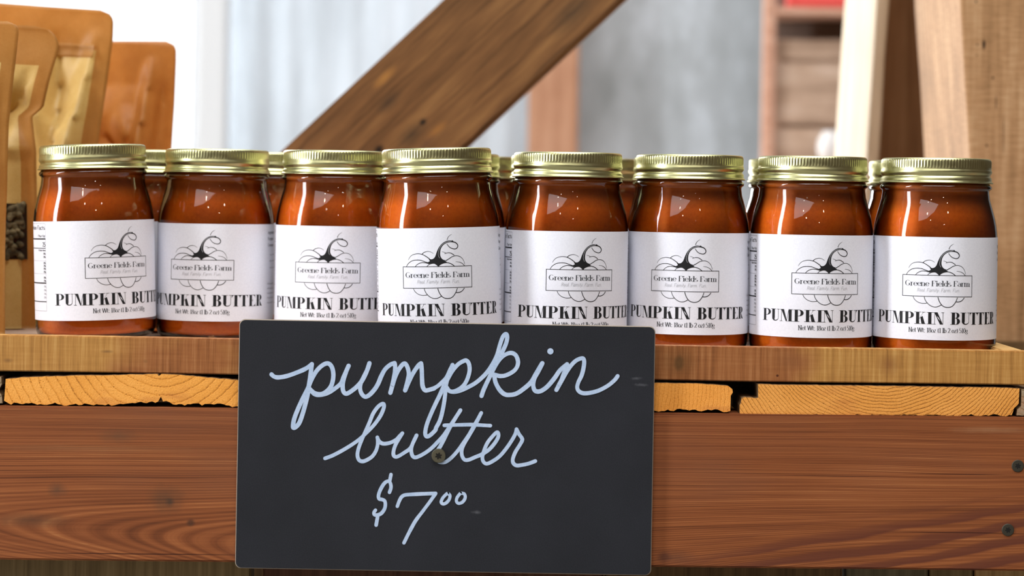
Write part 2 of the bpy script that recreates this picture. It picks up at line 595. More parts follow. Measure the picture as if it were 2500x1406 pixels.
def mat_rail():
    t = NT('sawn_tan_rail_wood')
    s = t.xyz(t.oc)
    saw = t.noise(t.map(t.oc, (230, 60, 7)), 1.0, 5.0, 0.75)
    tone = t.noise(t.map(t.oc, (7.0, 3, 9)), 1.0, 3.0)
    grain = wood_lines(t, 22, 420, 'x', 3)
    f = t.math('ADD', t.math('MULTIPLY', saw, 0.84), t.math('MULTIPLY', grain, 0.16))
    gold = t.ramp(f, [(0.3, lin((128, 86, 40))), (0.5, lin((178, 128, 66))), (0.72, lin((210, 166, 100)))])
    red = t.ramp(f, [(0.3, lin((102, 58, 28))), (0.5, lin((150, 94, 52))), (0.72, lin((184, 130, 84)))])
    # reddish heart wood in the middle of the rail, golden sap wood at both ends
    d = t.math('ABSOLUTE', t.math('SUBTRACT', s[0], 0.0))
    k = t.ramp(t.math('ADD', t.math('MULTIPLY', d, 3.2), t.math('MULTIPLY', t.math('SUBTRACT', tone, 0.5), 1.1)), [(0.62, 1.0), (0.76, 0.0)])
    col = t.mix(k, gold, red)
    for px, py, rx, rz, cc, hd, kk in [(1657, 886, 15, 22, (84, 56, 28), .45, .85), (1657, 886, 48, 36, (120, 84, 48), .0, .6), (1898, 917, 4, 4, (80, 40, 22), .5, 1), (355, 882, 8, 5, (140, 96, 56), .3, .7), (1930, 880, 50, 26, (132, 84, 50), 0., .5), (2170, 890, 34, 34, (128, 80, 44), 0., .6),
                                       (262, 858, 18, 5, (120, 84, 50), .2, .7), (20, 880, 14, 7, (120, 84, 50), .2, .6)]:
        v = P(px, py, -0.069)
        col = t.mix(t.math('MULTIPLY', t.spot(v.x, v.z + 0.1035, rx / 3900, rz / 3900, hd, 0.4), kk), col, lin(cc))
    t.bump(f, 0.25, 0.0005)
    return t.fin(col, 0.7, 0.2)


def mat_endgrain(name, base, dark, rings, lines=1.0):
    """rings are centred on the object's own origin (the pith)"""
    t = NT(name)
    s = t.xyz(t.oc)
    wob = t.noise(t.oc, 45, 3.0)
    r = t.math('SQRT', t.math('ADD', t.math('MULTIPLY', s[0], s[0]), t.math('MULTIPLY', s[2], s[2])))
    r = t.math('ADD', r, t.math('MULTIPLY', wob, 0.006))
    ph = t.math('FRACT', t.math('MULTIPLY', r, rings))
    ring = t.ramp(ph, [(0.0, 0.0), (0.72, 0.15), (0.93, 1.0), (1.0, 0.1)])
    fib = t.noise(t.map(t.oc, (900, 900, 900)), 1.0, 3.0, 0.8)
    broad = t.noise(t.map(t.oc, (24, 24, 40)), 1.0, 4.0)
    vor = t.n('ShaderNodeTexVoronoi')
    t.link(t.oc, vor.inputs['Vector'])
    vor.inputs['Scale'].default_value = 620
    pore = t.ramp(vor.outputs['Distance'], [(0.12, 1.0), (0.30, 0.0)])
    pore = t.math('MULTIPLY', pore, t.ramp(broad, [(0.40, 0.0), (0.6, 1.0)]))
    f = t.math('SUBTRACT', t.math('ADD', t.math('MULTIPLY', broad, 0.55), t.math('MULTIPLY', fib, 0.75)), t.math('ADD', t.math('MULTIPLY', ring, 0.30 * lines), t.math('MULTIPLY', pore, 0.22)))
    col = t.ramp(f, [(0.22, lin(dark)), (0.48, lin(base)), (0.75, lin((min(255, base[0] + 14), min(255, base[1] + 18), min(255, base[2] + 20))))])
    stain = t.ramp(t.noise(t.map(t.oc, (18, 18, 60), (4, 0, 1)), 1.0, 3.0), [(0.58, 0.0), (0.75, 0.6)])
    col = t.mix(stain, col, lin((176, 100, 52)))
    t.bump(f, 0.5, 0.001)
    return t.fin(col, 0.8, 0.15)


def mat_wood(name, dark, mid, light, axis='x', gs=8, cs=160, spots=(), rough=0.7, bump=0.25, saw=0.0, lines=0.0):
    t = NT(name)
    a = wood_lines(t, gs, cs, axis, 6)
    b = t.noise(t.map(t.oc, (9, 9, 9)), 1.0, 3.0)
    f = t.math('ADD', t.math('MULTIPLY', a, 0.7), t.math('MULTIPLY', b, 0.3))
    if saw:
        m = (90, 90, 700) if axis == 'z' else (700, 90, 90)
        f = t.math('ADD', f, t.math('MULTIPLY', t.math('SUBTRACT', t.noise(t.map(t.oc, m, rot=(0, R(6), 0)), 1.0, 3.0), 0.5), saw))
    if lines:
        s = t.xyz(t.oc)
        ac = s[2] if axis == 'x' else s[0]
        w = t.math('ADD', ac, t.math('MULTIPLY', b, 0.02))
        l = t.ramp(t.math('FRACT', t.math('MULTIPLY', w, lines)), [(0.0, 0.0), (0.8, 0.1), (0.94, 1.0), (1.0, 0.0)])
        f = t.math('SUBTRACT', f, t.math('MULTIPLY', l, 0.14))
    col = t.ramp(f, [(0.3, lin(dark)), (0.5, lin(mid)), (0.7, lin(light))])
    for cx, cz, rx, rz, cc, hd, k in spots:
        col = t.mix(t.math('MULTIPLY', t.spot(cx, cz, rx, rz, hd, 0.3), k), col, lin(cc))
    t.bump(f, bump, 0.0008)
    return t.fin(col, rough, 0.2)


def mat_glass():
    t = NT('clear_jar_glass')
    tr = t.n('ShaderNodeBsdfTransparent')
    lw = t.n('ShaderNodeLayerWeight')
    lw.inputs[0].default_value = 0.5
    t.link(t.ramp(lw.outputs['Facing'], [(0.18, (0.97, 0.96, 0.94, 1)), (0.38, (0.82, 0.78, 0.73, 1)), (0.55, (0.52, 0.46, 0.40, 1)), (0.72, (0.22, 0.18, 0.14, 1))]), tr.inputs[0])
    gl = t.n('ShaderNodeBsdfGlossy')
    gl.inputs['Color'].default_value = (1, 1, 1, 1)
    gl.inputs['Roughness'].default_value = 0.015
    fr = t.n('ShaderNodeFresnel')
    fr.inputs[0].default_value = 1.5
    mx = t.n('ShaderNodeMixShader')
    t.link(fr.outputs[0], mx.inputs[0])
    t.link(tr.outputs[0], mx.inputs[1])
    t.link(gl.outputs[0], mx.inputs[2])
    t.link(mx.outputs[0], t.out.inputs[0])
    return t.m


def mat_butter():
    t = NT('pumpkin_butter')
    n1 = t.noise(t.oc, 420, 4.0, 0.7)
    n2 = t.noise(t.map(t.oc, (30, 30, 60)), 1.0, 3.0)
    f = t.math('ADD', t.math('MULTIPLY', n1, 0.45), t.math('MULTIPLY', n2, 0.55))
    col = t.ramp(f, [(0.3, (0.62, 0.125, 0.005, 1)), (0.52, (0.82, 0.19, 0.008, 1)), (0.75, (0.92, 0.26, 0.012, 1))])
    # lid's shade on the neck, put into the filling colour as darker brown
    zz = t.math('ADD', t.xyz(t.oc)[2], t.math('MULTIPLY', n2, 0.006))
    neck_shade = t.ramp(t.math('MULTIPLY', t.math('SUBTRACT', zz, 0.085), 25.0), [(0.30, 0.0), (0.52, 0.62)])
    col = t.mix(neck_shade, col, (0.16, 0.038, 0.008, 1))
    t.b.inputs['Subsurface Weight'].default_value = 0.25
    t.b.inputs['Subsurface Radius'].default_value = (0.006, 0.0018, 0.0005)
    t.b.inputs['Subsurface Scale'].default_value = 1.0
    return t.fin(col, 0.5, 0.15)


def mat_lid():
    t = NT('satin_gold_lid_metal')
    n1 = t.noise(t.oc, 300, 3.0)
    rough = t.ramp(n1, [(0.3, 0.30), (0.7, 0.38)])
    return t.fin((0.575, 0.565, 0.30, 1), rough, 0.5, 1.0)


def mat_paper():
    t = NT('white_label_paper')
    n1 = t.noise(t.oc, 900, 3.0)
    col = t.ramp(n1, [(0.3, lin((230, 232, 242))), (0.7, lin((238, 240, 249)))])
    return t.fin(col, 0.55, 0.3)


def mat_kraft(name, a, b, transl=0.45):
    t = NT(name)
    n1 = t.noise(t.map(t.oc, (60, 60, 60)), 1.0, 5.0)
    n2 = t.noise(t.map(t.oc, (700, 700, 700)), 1.0, 2.0)
    f = t.math('ADD', t.math('MULTIPLY', n1, 0.7), t.math('MULTIPLY', n2, 0.3))
    col = t.ramp(f, [(0.3, lin(a)), (0.7, lin(b))])
    t.fin(col, 0.42, 0.4)
    tl = t.n('ShaderNodeBsdfTranslucent')
    t.link(col, tl.inputs[0])
    mx = t.n('ShaderNodeMixShader')
    mx.inputs[0].default_value = transl
    t.link(t.b.outputs[0], mx.inputs[1])
    t.link(tl.outputs[0], mx.inputs[2])
    t.link(mx.outputs[0], t.out.inputs[0])
    return t.m


def mat_board():
    t = NT('charcoal_chalkboard')
    n1 = t.noise(t.map(t.oc, (1500, 1500, 1500)), 1.0, 2.0)
    n2 = t.noise(t.map(t.oc, (16, 16, 16)), 1.0, 4.0)
    f = t.math('ADD', t.math('MULTIPLY', n1, 0.6), t.math('MULTIPLY', n2, 0.4))
    col = t.ramp(f, [(0.3, lin((25, 27, 32))), (0.7, lin((41, 43, 50)))])
    for dx, dz in [(0.118, 0.045), (0.121, 0.041), (0.02, -0.04)]:
        col = t.mix(t.math('MULTIPLY', t.spot(dx, dz, 0.004, 0.0012, 0.0, 2.2), 0.35), col, lin((120, 122, 128)))
    return t.fin(col, 0.55, 0.3)


def mat_chalk():
    t = NT('pale_blue_chalk_marker')
    n1 = t.noise(t.map(t.oc, (1100, 1100, 1100)), 1.0, 2.0)
    n2 = t.noise(t.map(t.oc, (120, 120, 120)), 1.0, 3.0)
    f = t.math('ADD', t.math('MULTIPLY', n1, 0.5), t.math('MULTIPLY', n2, 0.5))
    col = t.ramp(f, [(0.3, lin((164, 188, 218))), (0.7, lin((196, 212, 236)))])
    return t.fin(col, 0.7, 0.2)


def mat_corrugated():
    t = NT('galvanised_corrugated_metal')
    n1 = t.noise(t.map(t.oc, (5, 5, 2)), 1.0, 5.0, 0.6)
    n2 = t.noise(t.map(t.oc, (40, 40, 3)), 1.0, 3.0)
    f = t.math('ADD', t.math('MULTIPLY', n1, 0.6), t.math('MULTIPLY', n2, 0.4))
    col = t.ramp(f, [(0.3, lin((160, 166, 172))), (0.5, lin((196, 205, 213))), (0.7, lin((220, 229, 238)))])
    return t.fin(col, 0.6, 0.3, 0.1)


def mat_sheet():
    t = NT('mottled_galvanised_sheet')
    n1 = t.noise(t.map(t.oc, (7, 7, 4)), 1.0, 6.0, 0.65)
    n2 = t.noise(t.map(t.oc, (26, 26, 6)), 1.0, 3.0)
    s = t.xyz(t.oc)
    f = t.math('ADD', t.math('MULTIPLY', n1, 0.7), t.math('MULTIPLY', n2, 0.3))
    col = t.ramp(f, [(0.3, lin((152, 157, 158))), (0.5, lin((186, 192, 196))), (0.68, lin((224, 232, 240)))])
    return t.fin(col, 0.6, 0.3, 0.1)


M = {
    'glass': mat_glass(), 'butter': mat_butter(), 'lid': mat_lid(), 'paper': mat_paper(),
    'ink': plain('black_label_ink', (26, 27, 30), 0.6), 'ink_dark': plain('charcoal_name_ink', (62, 64, 70), 0.6),
    'ink_pale': plain('pale_grey_ink', (190, 191, 198), 0.6), 'ink_grey': plain('grey_small_print_ink', (92, 93, 98), 0.6),
    'board': mat_board(), 'chalk': mat_chalk(),
    'board_edge': plain('pale_worn_board_edge', (150, 138, 124), 0.7),
    'screw': plain('grey_screw_steel', (120, 116, 98), 0.42, 0.5, 0.8),
    'screw_dark': plain('dark_tarnished_screw_steel', (70, 66, 56), 0.55, 0.4, 0.6),
    'recess': plain('dark_screw_recess', (22, 20, 17), 0.8),
    'rail': mat_rail(),
    'end': mat_endgrain('orange_end_grain', (232, 156, 66), (150, 92, 38), 190),
    'end2': mat_endgrain('dense_orange_end_grain', (226, 152, 68), (138, 84, 36), 480, 1.3),
    'end4': mat_endgrain('fine_orange_end_grain', (230, 150, 62), (150, 90, 38), 420, .7),
    'end3': mat_endgrain('grey_end_grain', (150, 128, 100), (90, 72, 52), 300),
    'plank_side': mat_wood('weathered_plank_side', (60, 44, 30), (104, 78, 52), (140, 108, 74), 'x'),
    'apron_olive': mat_wood('olive_brown_vertical_board', (84, 68, 42), (118, 98, 64), (146, 124, 86), 'z', 6, 240),
    'apron_dark': mat_wood('dark_brown_vertical_board', (66, 48, 28), (96, 72, 44), (122, 94, 60), 'z', 6, 240),
    'apron_red': mat_wood('reddish_brown_vertical_board', (58, 36, 24), (84, 54, 38), (104, 72, 52), 'z', 6, 240),
    'apron_grey': mat_wood('grey_green_vertical_board', (72, 66, 48), (104, 94, 70), (130, 118, 90), 'z', 6, 240),
    'apron_light': mat_wood('light_tan_vertical_board', (120, 90, 52), (172, 136, 88), (196, 162, 112), 'z', 6, 240),
    'kraft_light': mat_kraft('pale_kraft_paper', (208, 172, 98), (228, 198, 128), 0.3),
    'kraft_orange': mat_kraft('golden_kraft_paper', (186, 124, 58), (206, 146, 74), 0.38),
    'kraft_seal': mat_kraft('brown_kraft_seal', (194, 140, 68), (210, 158, 86), 0.5),
    'seed': mat_wood('brown_striped_seed', (34, 28, 18), (84, 72, 48), (142, 126, 92), 'x', 60, 260),
    'pane': plain('dark_clear_window_film', (34, 28, 18), 0.2, 0.5),
    'metal_wall': mat_corrugated(),
    'flat_sheet': mat_sheet(),
    'white_paint': plain('white_painted_trim', (228, 231, 234), 0.5),
    'jamb_shade': plain('jamb_shade_grey', (150, 152, 156), 0.6),
    'floor': mat_wood('grey_concrete_floor', (110, 106, 100), (134, 130, 122), (150, 146, 138), 'x', 4, 6),
    'dark_wall': mat_wood('dark_barn_boards', (40, 30, 22), (62, 48, 36), (84, 66, 50), 'z', 3, 60),
    'pink_timber': mat_wood('pinkish_wall_timber', (160, 112, 84), (192, 144, 114), (212, 170, 142), 'z', 5, 60),
    'shelf_wood': mat_wood('warm_brown_shelf_wood', (172, 126, 102), (206, 160, 136), (222, 184, 162), 'x', 4, 60),
    'weathered': mat_wood('weathered_crate_slat', (128, 102, 82), (192, 164, 142), (226, 206, 190), 'x', 5, 34),
    'red': plain('red_painted_box', (226, 92, 86), 0.5),
    'dark_space': plain('dark_shelf_back', (128, 112, 102), 0.9),
    'white_pot': plain('white_glazed_pot', (206, 202, 200), 0.4),
}

# ------------------------------------------------------------------ the room
FZ = -0.92


def struct(o):
    o['kind'] = 'structure'
    return o


# floor, ceiling with an opening added to let sky light in
struct(box('floor', (-4.0, -4.3, FZ - 0.06), (2.9, 3.1, FZ), M['floor']))


def frame_panel(name, quads, mat, axis, thick):
    """several boxes joined in one mesh: list of (lo,hi)"""
    vs, fs = [], []
    for lo, hi in quads:
        b = len(vs)
        for z in (lo[2], hi[2]):
            vs += [(lo[0], lo[1], z), (hi[0], lo[1], z), (hi[0], hi[1], z), (lo[0], hi[1], z)]
        fs += [(b, b + 3, b + 2, b + 1), (b + 4, b + 5, b + 6, b + 7), (b, b + 1, b + 5, b + 4), (b + 1, b + 2, b + 6, b + 5),
               (b + 2, b + 3, b + 7, b + 6), (b + 3, b, b + 4, b + 7)]
    return struct(mesh_obj(name, vs, fs, mat))


CZ = 3.6
frame_panel('ceiling', [((-4, -4.3, CZ), (-1.6, 3.1, CZ + .06)), ((2.0, -4.3, CZ), (2.9, 3.1, CZ + .06)),
                        ((-1.6, -4.3, CZ), (2.0, -3.2, CZ + .06)), ((-1.6, -0.8, CZ), (2.0, 3.1, CZ + .06))], M['dark_wall'], 'z', .06)
frame_panel('wall_left', [((-3.86, -4.3, FZ), (-3.78, -1.7, CZ)), ((-3.86, -1.0, FZ), (-3.78, 3.1, CZ)), ((-3.86, -1.7, 3.38), (-3.78, -1.0, CZ))], M['dark_wall'], 'x', .08)
struct(box('wall_right', (2.8, -4.3, FZ), (2.88, 3.1, CZ), M['dark_wall']))
struct(box('wall_front', (-3.8, -4.28, FZ), (2.8, -4.2, CZ), M['dark_wall']))

# corrugated back wall (one sheet, with an opening at the left)
BY = 2.72


def corrugated(name, x0, x1, z0, z1, pitch=0.062, amp=0.002):
    n = int((x1 - x0) / pitch * 10)
    vs, fs = [], []
    for i in range(n + 1):
        x = x0 + (x1 - x0) * i / n
        y = BY + amp * math.sin(2 * math.pi * x / pitch)
        vs += [(x, y, z0), (x, y, z1), (x, y + 0.004, z1), (x, y + 0.004, z0)]
    for i in range(n):
        a, b = 4 * i, 4 * (i + 1)
        fs += [(a, b, b + 1, a + 1), (a + 1, b + 1, b + 2, a + 2), (a + 2, b + 2, b + 3, a + 3)]
    return struct(mesh_obj(name, vs, fs, M['metal_wall'], smooth=True))


XO = P(520, 200, 2.70).x
XS = P(1352, 250, 2.72).x
corrugated('wall_back', XO, XS, FZ, CZ)
struct(box('wall_back_sheet', (XS + .002, BY, FZ), (2.8, BY + .03, CZ), M['flat_sheet']))
frame_panel('wall_back_left', [((-3.8, BY, FZ), (-2.0, BY + .05, CZ)), ((-2.0, BY, 1.5), (XO - 0.01, BY + .05, CZ))], M['white_paint'], 'y', .05)
# white trim of the opening
ta, tb, tc = P(463, 200, 2.66).x, P(486, 200, 2.66).x, P(556, 200, 2.66).x
tr = box('trim_1', (tb, 2.62, FZ), (tc, 2.70, 1.5), M['white_paint'], bevel=0.004)
struct(tr)
tr = box('trim_2', (ta, 2.675, FZ), (tb - .001, 2.70, 1.5), M['jamb_shade'], bevel=0.003)  # recessed part of the white trim, its grey shade put into the colour
struct(tr)

# timber stud standing against the metal wall
a, b = P(1290, 250, 2.54), P(1412, 250, 2.54)
o = box('timber_post', (a.x, 2.54, FZ), (b.x, 2.64, CZ), M['pink_timber'], bevel=0.004)
tag(o, 'pinkish brown upright timber against the corrugated metal wall', 'post')

# ------------------------------------------------------------------ shelf at the back right
SY = 2.05
sx0, sx1 = P(1866, 200, SY).x, P(1893, 200, SY).x
zsh1, zsh0 = P(1980, 18, SY).z, P(1980, 37, SY).z
sh = empty('shelving_unit', (sx0 + .3, SY + .15, FZ))
tag(sh, 'rustic brown wooden shelving unit in the background behind the right post', 'shelf')
W_ = Vector(sh.location)


def rel(v): return Vector(v) - W_


SD = .11
box('side_panel', rel((sx0, SY, FZ)), rel((sx1, SY + .035, 1.1)), M['shelf_wood'], sh, bevel=.002)
box('side_panel', rel((sx0 + .62, SY, FZ)), rel((sx0 + .64, SY + SD, 1.1)), M['shelf_wood'], sh, bevel=.002)
box('shelf_board', rel((sx1, SY, zsh0)), rel((sx0 + .62, SY + SD, zsh1)), M['shelf_wood'], sh, bevel=.002)
zl = P(1980, 470, SY).z
box('shelf_board', rel((sx1, SY, zl - .02)), rel((sx0 + .62, SY + SD, zl)), M['shelf_wood'], sh, bevel=.002)
box('back_panel', rel((sx1 + .012, SY + SD + .001, FZ)), rel((sx0 + .62, SY + SD + .012, 1.1)), M['dark_space'], sh)
rb = box('red_box', (P(1936, 8, SY).x, SY + .03, zsh1 + .001), (sx0 + .6, SY + .1, zsh1 + .12), M['red'], bevel=.006)
tag(rb, 'red box on the upper shelf in the background', 'box')
# weathered slatted crate on the lower shelf
cr = empty('slatted_crate', (sx1 + .3, SY + .14, zl))
tag(cr, 'weathered brown wooden slatted crate on the lower background shelf', 'crate')
W2 = Vector(cr.location)
for y1, y0 in ((96, 148), (151, 306), (312, 462)):
    z1, z0 = P(1980, y1, SY + .02).z, P(1980, y0, SY + .02).z
    z0 = max(z0, zl + .001)
    box('slat', Vector((sx1 + .004, SY + .02, z0)) - W2, Vector((sx0 + .6, SY + .045, z1)) - W2, M['weathered'], cr, bevel=.004, wob=.003, cuts=8)
for xx in (sx1 + .006, sx0 + .57):
    box('corner_post', Vector((xx, SY + .046, zl + .001)) - W2, Vector((xx + .025, SY + .07, P(1980, 100, SY).z)) - W2, M['weathered'], cr, bevel=.002)
box('rear_slat', Vector((sx1 + .012, SY + .085, zl + .001)) - W2, Vector((sx0 + .6, SY + .1, P(1980, 110, SY).z)) - W2, M['weathered'], cr, bevel=.003)
# white rounded pot in front of the crate
pc = P(2046, 362, 1.86)
pot = [(.0, 0), (.022, 0), (.028, .004), (.036, .02), (.041, .045), (.038, .068), (.030, .076), (.032, .084), (.027, .084), (.026, .072), (.0, .06)]
vs, fs = lathe([(max(r * .8, .0005), z * .72) for r, z in pot], 48)
pz = pc.z - .034
po = mesh_obj('white_pot', vs, fs, M['white_pot'], smooth=True, loc=(pc.x, 1.86, pz))
tag(po, 'small white rounded pot in front of the slatted crate', 'pot')
# low table carrying the pot
st = empty('side_stand', (pc.x, 1.86, FZ))
tag(st, 'small wooden stand carrying the white pot, behind the jars', 'stand')
box('top', (-.12, -.1, pz - FZ - .02), (.12, .1, pz - FZ), M['weathered'], st, bevel=.002)
for xx in (-.1, .1):
    for yy in (-.08, .08):
        box('leg', (xx - .012, yy - .012, 0), (xx + .012, yy + .012, pz - FZ - .02), M['weathered'], st)

# ------------------------------------------------------------------ leaning posts and brace
def leaning_beam(name, top_px, bot_px, Y, width, depth, mat, z_lo, z_hi, align='left'):
    """square timber whose front left edge runs through the two picture points at depth Y"""
    a, b = P(top_px[0], top_px[1], Y), P(bot_px[0], bot_px[1], Y)
    k = (a.x - b.x) / (a.z - b.z)

    def ex(z): return b.x + k * (z - b.z)
    O = Vector((ex(0) + width / 2, Y + depth / 2, 0))
    n = 24
    vs, fs = [], []
    for i in range(n + 1):
        z = z_lo + (z_hi - z_lo) * i / n
        w = Vector((0, 0, z * 11))
        e = ex(z)
        j = [mnoise.noise(w + Vector((q * 5.1, 2, 0))) * .0012 for q in range(4)]
        vs += [(e + j[0] - O.x, -depth / 2, z), (e + width + j[1] - O.x, -depth / 2, z), (e + width + j[2] - O.x, depth / 2, z), (e + j[3] - O.x, depth / 2, z)]
    for i in range(n):
        for q in range(4):
            r = (q + 1) % 4
            fs.append((4 * i + q, 4 * i + r, 4 * i + 4 + r, 4 * i + 4 + q))
    fs += [(3, 2, 1, 0), (4 * n, 4 * n + 1, 4 * n + 2, 4 * n + 3)]
    o = mesh_obj(name, vs, fs, mat, loc=O)
    bv = o.modifiers.new('edge', 'BEVEL')
    bv.width = .0025
    bv.segments = 2
    bv.angle_limit = R(50)
    return o, ex


PY = 0.36
O1 = P(2345, 0, PY)
holes = []
ksc = (PY + D0) / F_PX


def post_spot(px, py, rx, ry, c=(40, 26, 16), hd=.5, k=1.0):
    v = P(px, py, PY)
    return (v.x, v.z, rx * ksc, ry * ksc, c, hd, k)


b0 = P(2368, 390, PY)
kk = (O1.x - b0.x) / (O1.z - b0.z)
pox = b0.x + kk * (0 - b0.z) + .15 / 2
post_spots = []
for px, py, rx, ry in [(2402, 109, 5, 15), (2386, 109, 3, 3), (2424, 190, 3.5, 4), (2409, 355, 3, 4.5), (2383, 4, 3, 4), (2417, 163, 1.6, 2), (2432, 250, 1.5, 22), (2450, 330, 1.2, 60), (2385, 135, 2, 2)]:
    v = post_spot(px, py, rx, ry)
    post_spots.append((v[0] - pox,) + v[1:])
M['post'] = mat_wood('tan_sawn_post', (134, 100, 66), (174, 133, 93), (202, 166, 126), 'z', 7, 150, post_spots, .75, .3, saw=.35)
M['post2'] = mat_wood('brown_sawn_post', (150, 118, 84), (186, 154, 118), (214, 188, 156), 'z', 7, 60, (), .75, .3, saw=.2)
o, _ = leaning_beam('leaning_post', (2345, 0), (2368, 390), PY, .15, .19, M['post'], FZ + .002, .72)
tag(o, 'tan saw-marked wooden post at right edge, leaning, pocked with small dark holes', 'post')
M['pale_board'] = mat_wood('pale_cream_board', (184, 164, 138), (212, 194, 168), (228, 212, 190), 'z', 6, 60, (), .7, .2)
M['dark_board'] = mat_wood('dark_brown_board', (124, 86, 54), (156, 112, 76), (178, 134, 94), 'z', 6, 90, (), .75, .2)
o, _ = leaning_beam('leaning_board', (2141, 0), (2115, 385), .62, .0125, .20, M['pale_board'], FZ + .002, 1.2)
tag(o, 'pale cream board standing on edge, leaning, left of the dark brown board', 'board')
o, _ = leaning_beam('leaning_board', (2150, 0), (2126, 385), .84, .16, .03, M['dark_board'], FZ + .002, 1.2)
tag(o, 'dark brown board between the pale board and the tan post', 'board')

# diagonal brace
BRY = .42
ul0, ul1 = P(690, 365, BRY), P(1075, 0, BRY)
lr0, lr1 = P(1125, 372, BRY), P(1530, 0, BRY)
d = ((ul1 - ul0).normalized() + (lr1 - lr0).normalized()).normalized()
nrm = Vector((d.z, 0, -d.x))
wid = abs((lr0 - ul0).dot(nrm))
cen = (ul0 + ul1 + lr0 + lr1) / 4
cen = cen - nrm * (cen - ul0).dot(nrm) + nrm * wid / 2
ang = math.atan2(d.z, d.x)
t_lo = -(cen.z - FZ) / d.z + wid * .55
t_hi = (0.275 - cen.x) / d.x


def brl(px, py):
    v = P(px, py, BRY) - cen
    return v.dot(d), -v.dot(nrm)


bs = []
for px, py, rx, rz, c, hd, k in [(1032, 298, 12, 9, (22, 18, 14), .4, 1), (1005, 330, 60, 26, (62, 50, 36), 0, .8), (925, 366, 18, 14, (24, 18, 14), .3, 1), (950, 250, 46, 20, (60, 48, 36), 0, .7), (938, 190, 45, 14, (176, 124, 62), 0, .8), (1065, 320, 40, 12, (170, 116, 56), 0, .7),
                                 (1400, 30, 90, 40, (70, 56, 40), 0, .7), (1040, 350, 50, 14, (92, 66, 50), 0, .6)]:
    x, z = brl(px, py)
    s_ = (BRY + D0) / F_PX
    bs.append((x, z, rx * s_, rz * s_, c, hd, k))
M['brace'] = mat_wood('brown_diagonal_brace', (82, 56, 32), (120, 84, 50), (152, 112, 68), 'x', 9, 130, bs, .65, .25, lines=55.0)
o = box('diagonal_brace', (t_lo, -.0, -wid / 2), (t_hi, .06, wid / 2), M['brace'], bevel=.003, origin=(0, 0, 0), cuts=24)
o.location = cen
o.rotation_euler = (0, -ang, 0)
tag(o, 'brown diagonal wooden brace with knots, behind the jars', 'brace')

# ------------------------------------------------------------------ table: beam, planks, boards under it
YB = -.075
OB = P(1250, 1190, YB)
OB.y = YB + .0175
M['beam'] = mat_beam(Vector((OB.x, YB, OB.z)), YB)
bt = (P(0, 989, YB).z + P(2500, 1020, YB).z) / 2
bb = (P(0, 1368, YB).z + P(2500, 1393, YB).z) / 2
slope = ((P(2500, 1020, YB).z - P(0, 989, YB).z) / (P(2500, 1020, YB).x - P(0, 989, YB).x) + (P(2500, 1393, YB).z - P(0, 1368, YB).z) / (P(2500, 1393, YB).x - P(0, 1368, YB).x)) / 2
beam = box('front_beam', (-.62, YB, bb), (.62, YB + .035, bt), M['beam'], bevel=.0012, origin=OB, cuts=40, wob=.0002)
beam.rotation_euler = (0, -math.atan(slope), 0)
tag(beam, 'thick red-brown wooden beam along the front under the plank ends', 'beam')


def star(n=6, r1=1.0, r2=.55, k=6):
    pts = []
    for i in range(n):
        for s in range(k):
            a = 2 * math.pi * (i + s / k) / n
            rr = r2 + (r1 - r2) * (.5 + .5 * math.cos(2 * math.pi * s / k)) ** .8
            pts.append((rr * math.cos(a), rr * math.sin(a)))
    return pts


def screw(name, parent, loc, r, mat, turn=0.0, proud=.0008):
    """torx pan head facing -Y"""
    n = 40
    prof = [(r, 0.0), (r, -proud * .6), (r * .93, -proud), (r * .62, -proud * 1.05)]
    vs, fs = [], []
    for rr, y in prof:
        for i in range(n):
            a = 2 * math.pi * i / n
            vs.append((rr * math.cos(a), y, rr * math.sin(a)))
    for k in range(len(prof) - 1):
        for i in range(n):
            j = (i + 1) % n
            fs.append((k * n + i, k * n + j, (k + 1) * n + j, (k + 1) * n + i))
    fs.append(tuple(3 * n + i for i in range(n)))
    o = mesh_obj(name, vs, fs, mat, parent, loc=loc)
    st_ = star()
    rr = r * .5
    v2 = [(p[0] * rr * math.cos(turn) - p[1] * rr * math.sin(turn), -proud * 1.12, p[0] * rr * math.sin(turn) + p[1] * rr * math.cos(turn)) for p in st_]
    m_ = len(v2)
    v3 = v2 + [(v[0] * .8, -proud * .3, v[2] * .8) for v in v2]
    f3 = [(i, (i + 1) % m_, m_ + (i + 1) % m_, m_ + i) for i in range(m_)] + [tuple(range(m_, 2 * m_))]
    mesh_obj('star_recess', v2, [tuple(range(m_))], M['recess'], o)
    return o


for px, py in ((2485, 1143), (2460, 1299)):
    v = P(px, py, YB) - OB
    screw('screw', beam, (v.x, YB - OB.y + .0001, v.z), 15 / 3922, M['screw_dark'], random.random(), .0006)


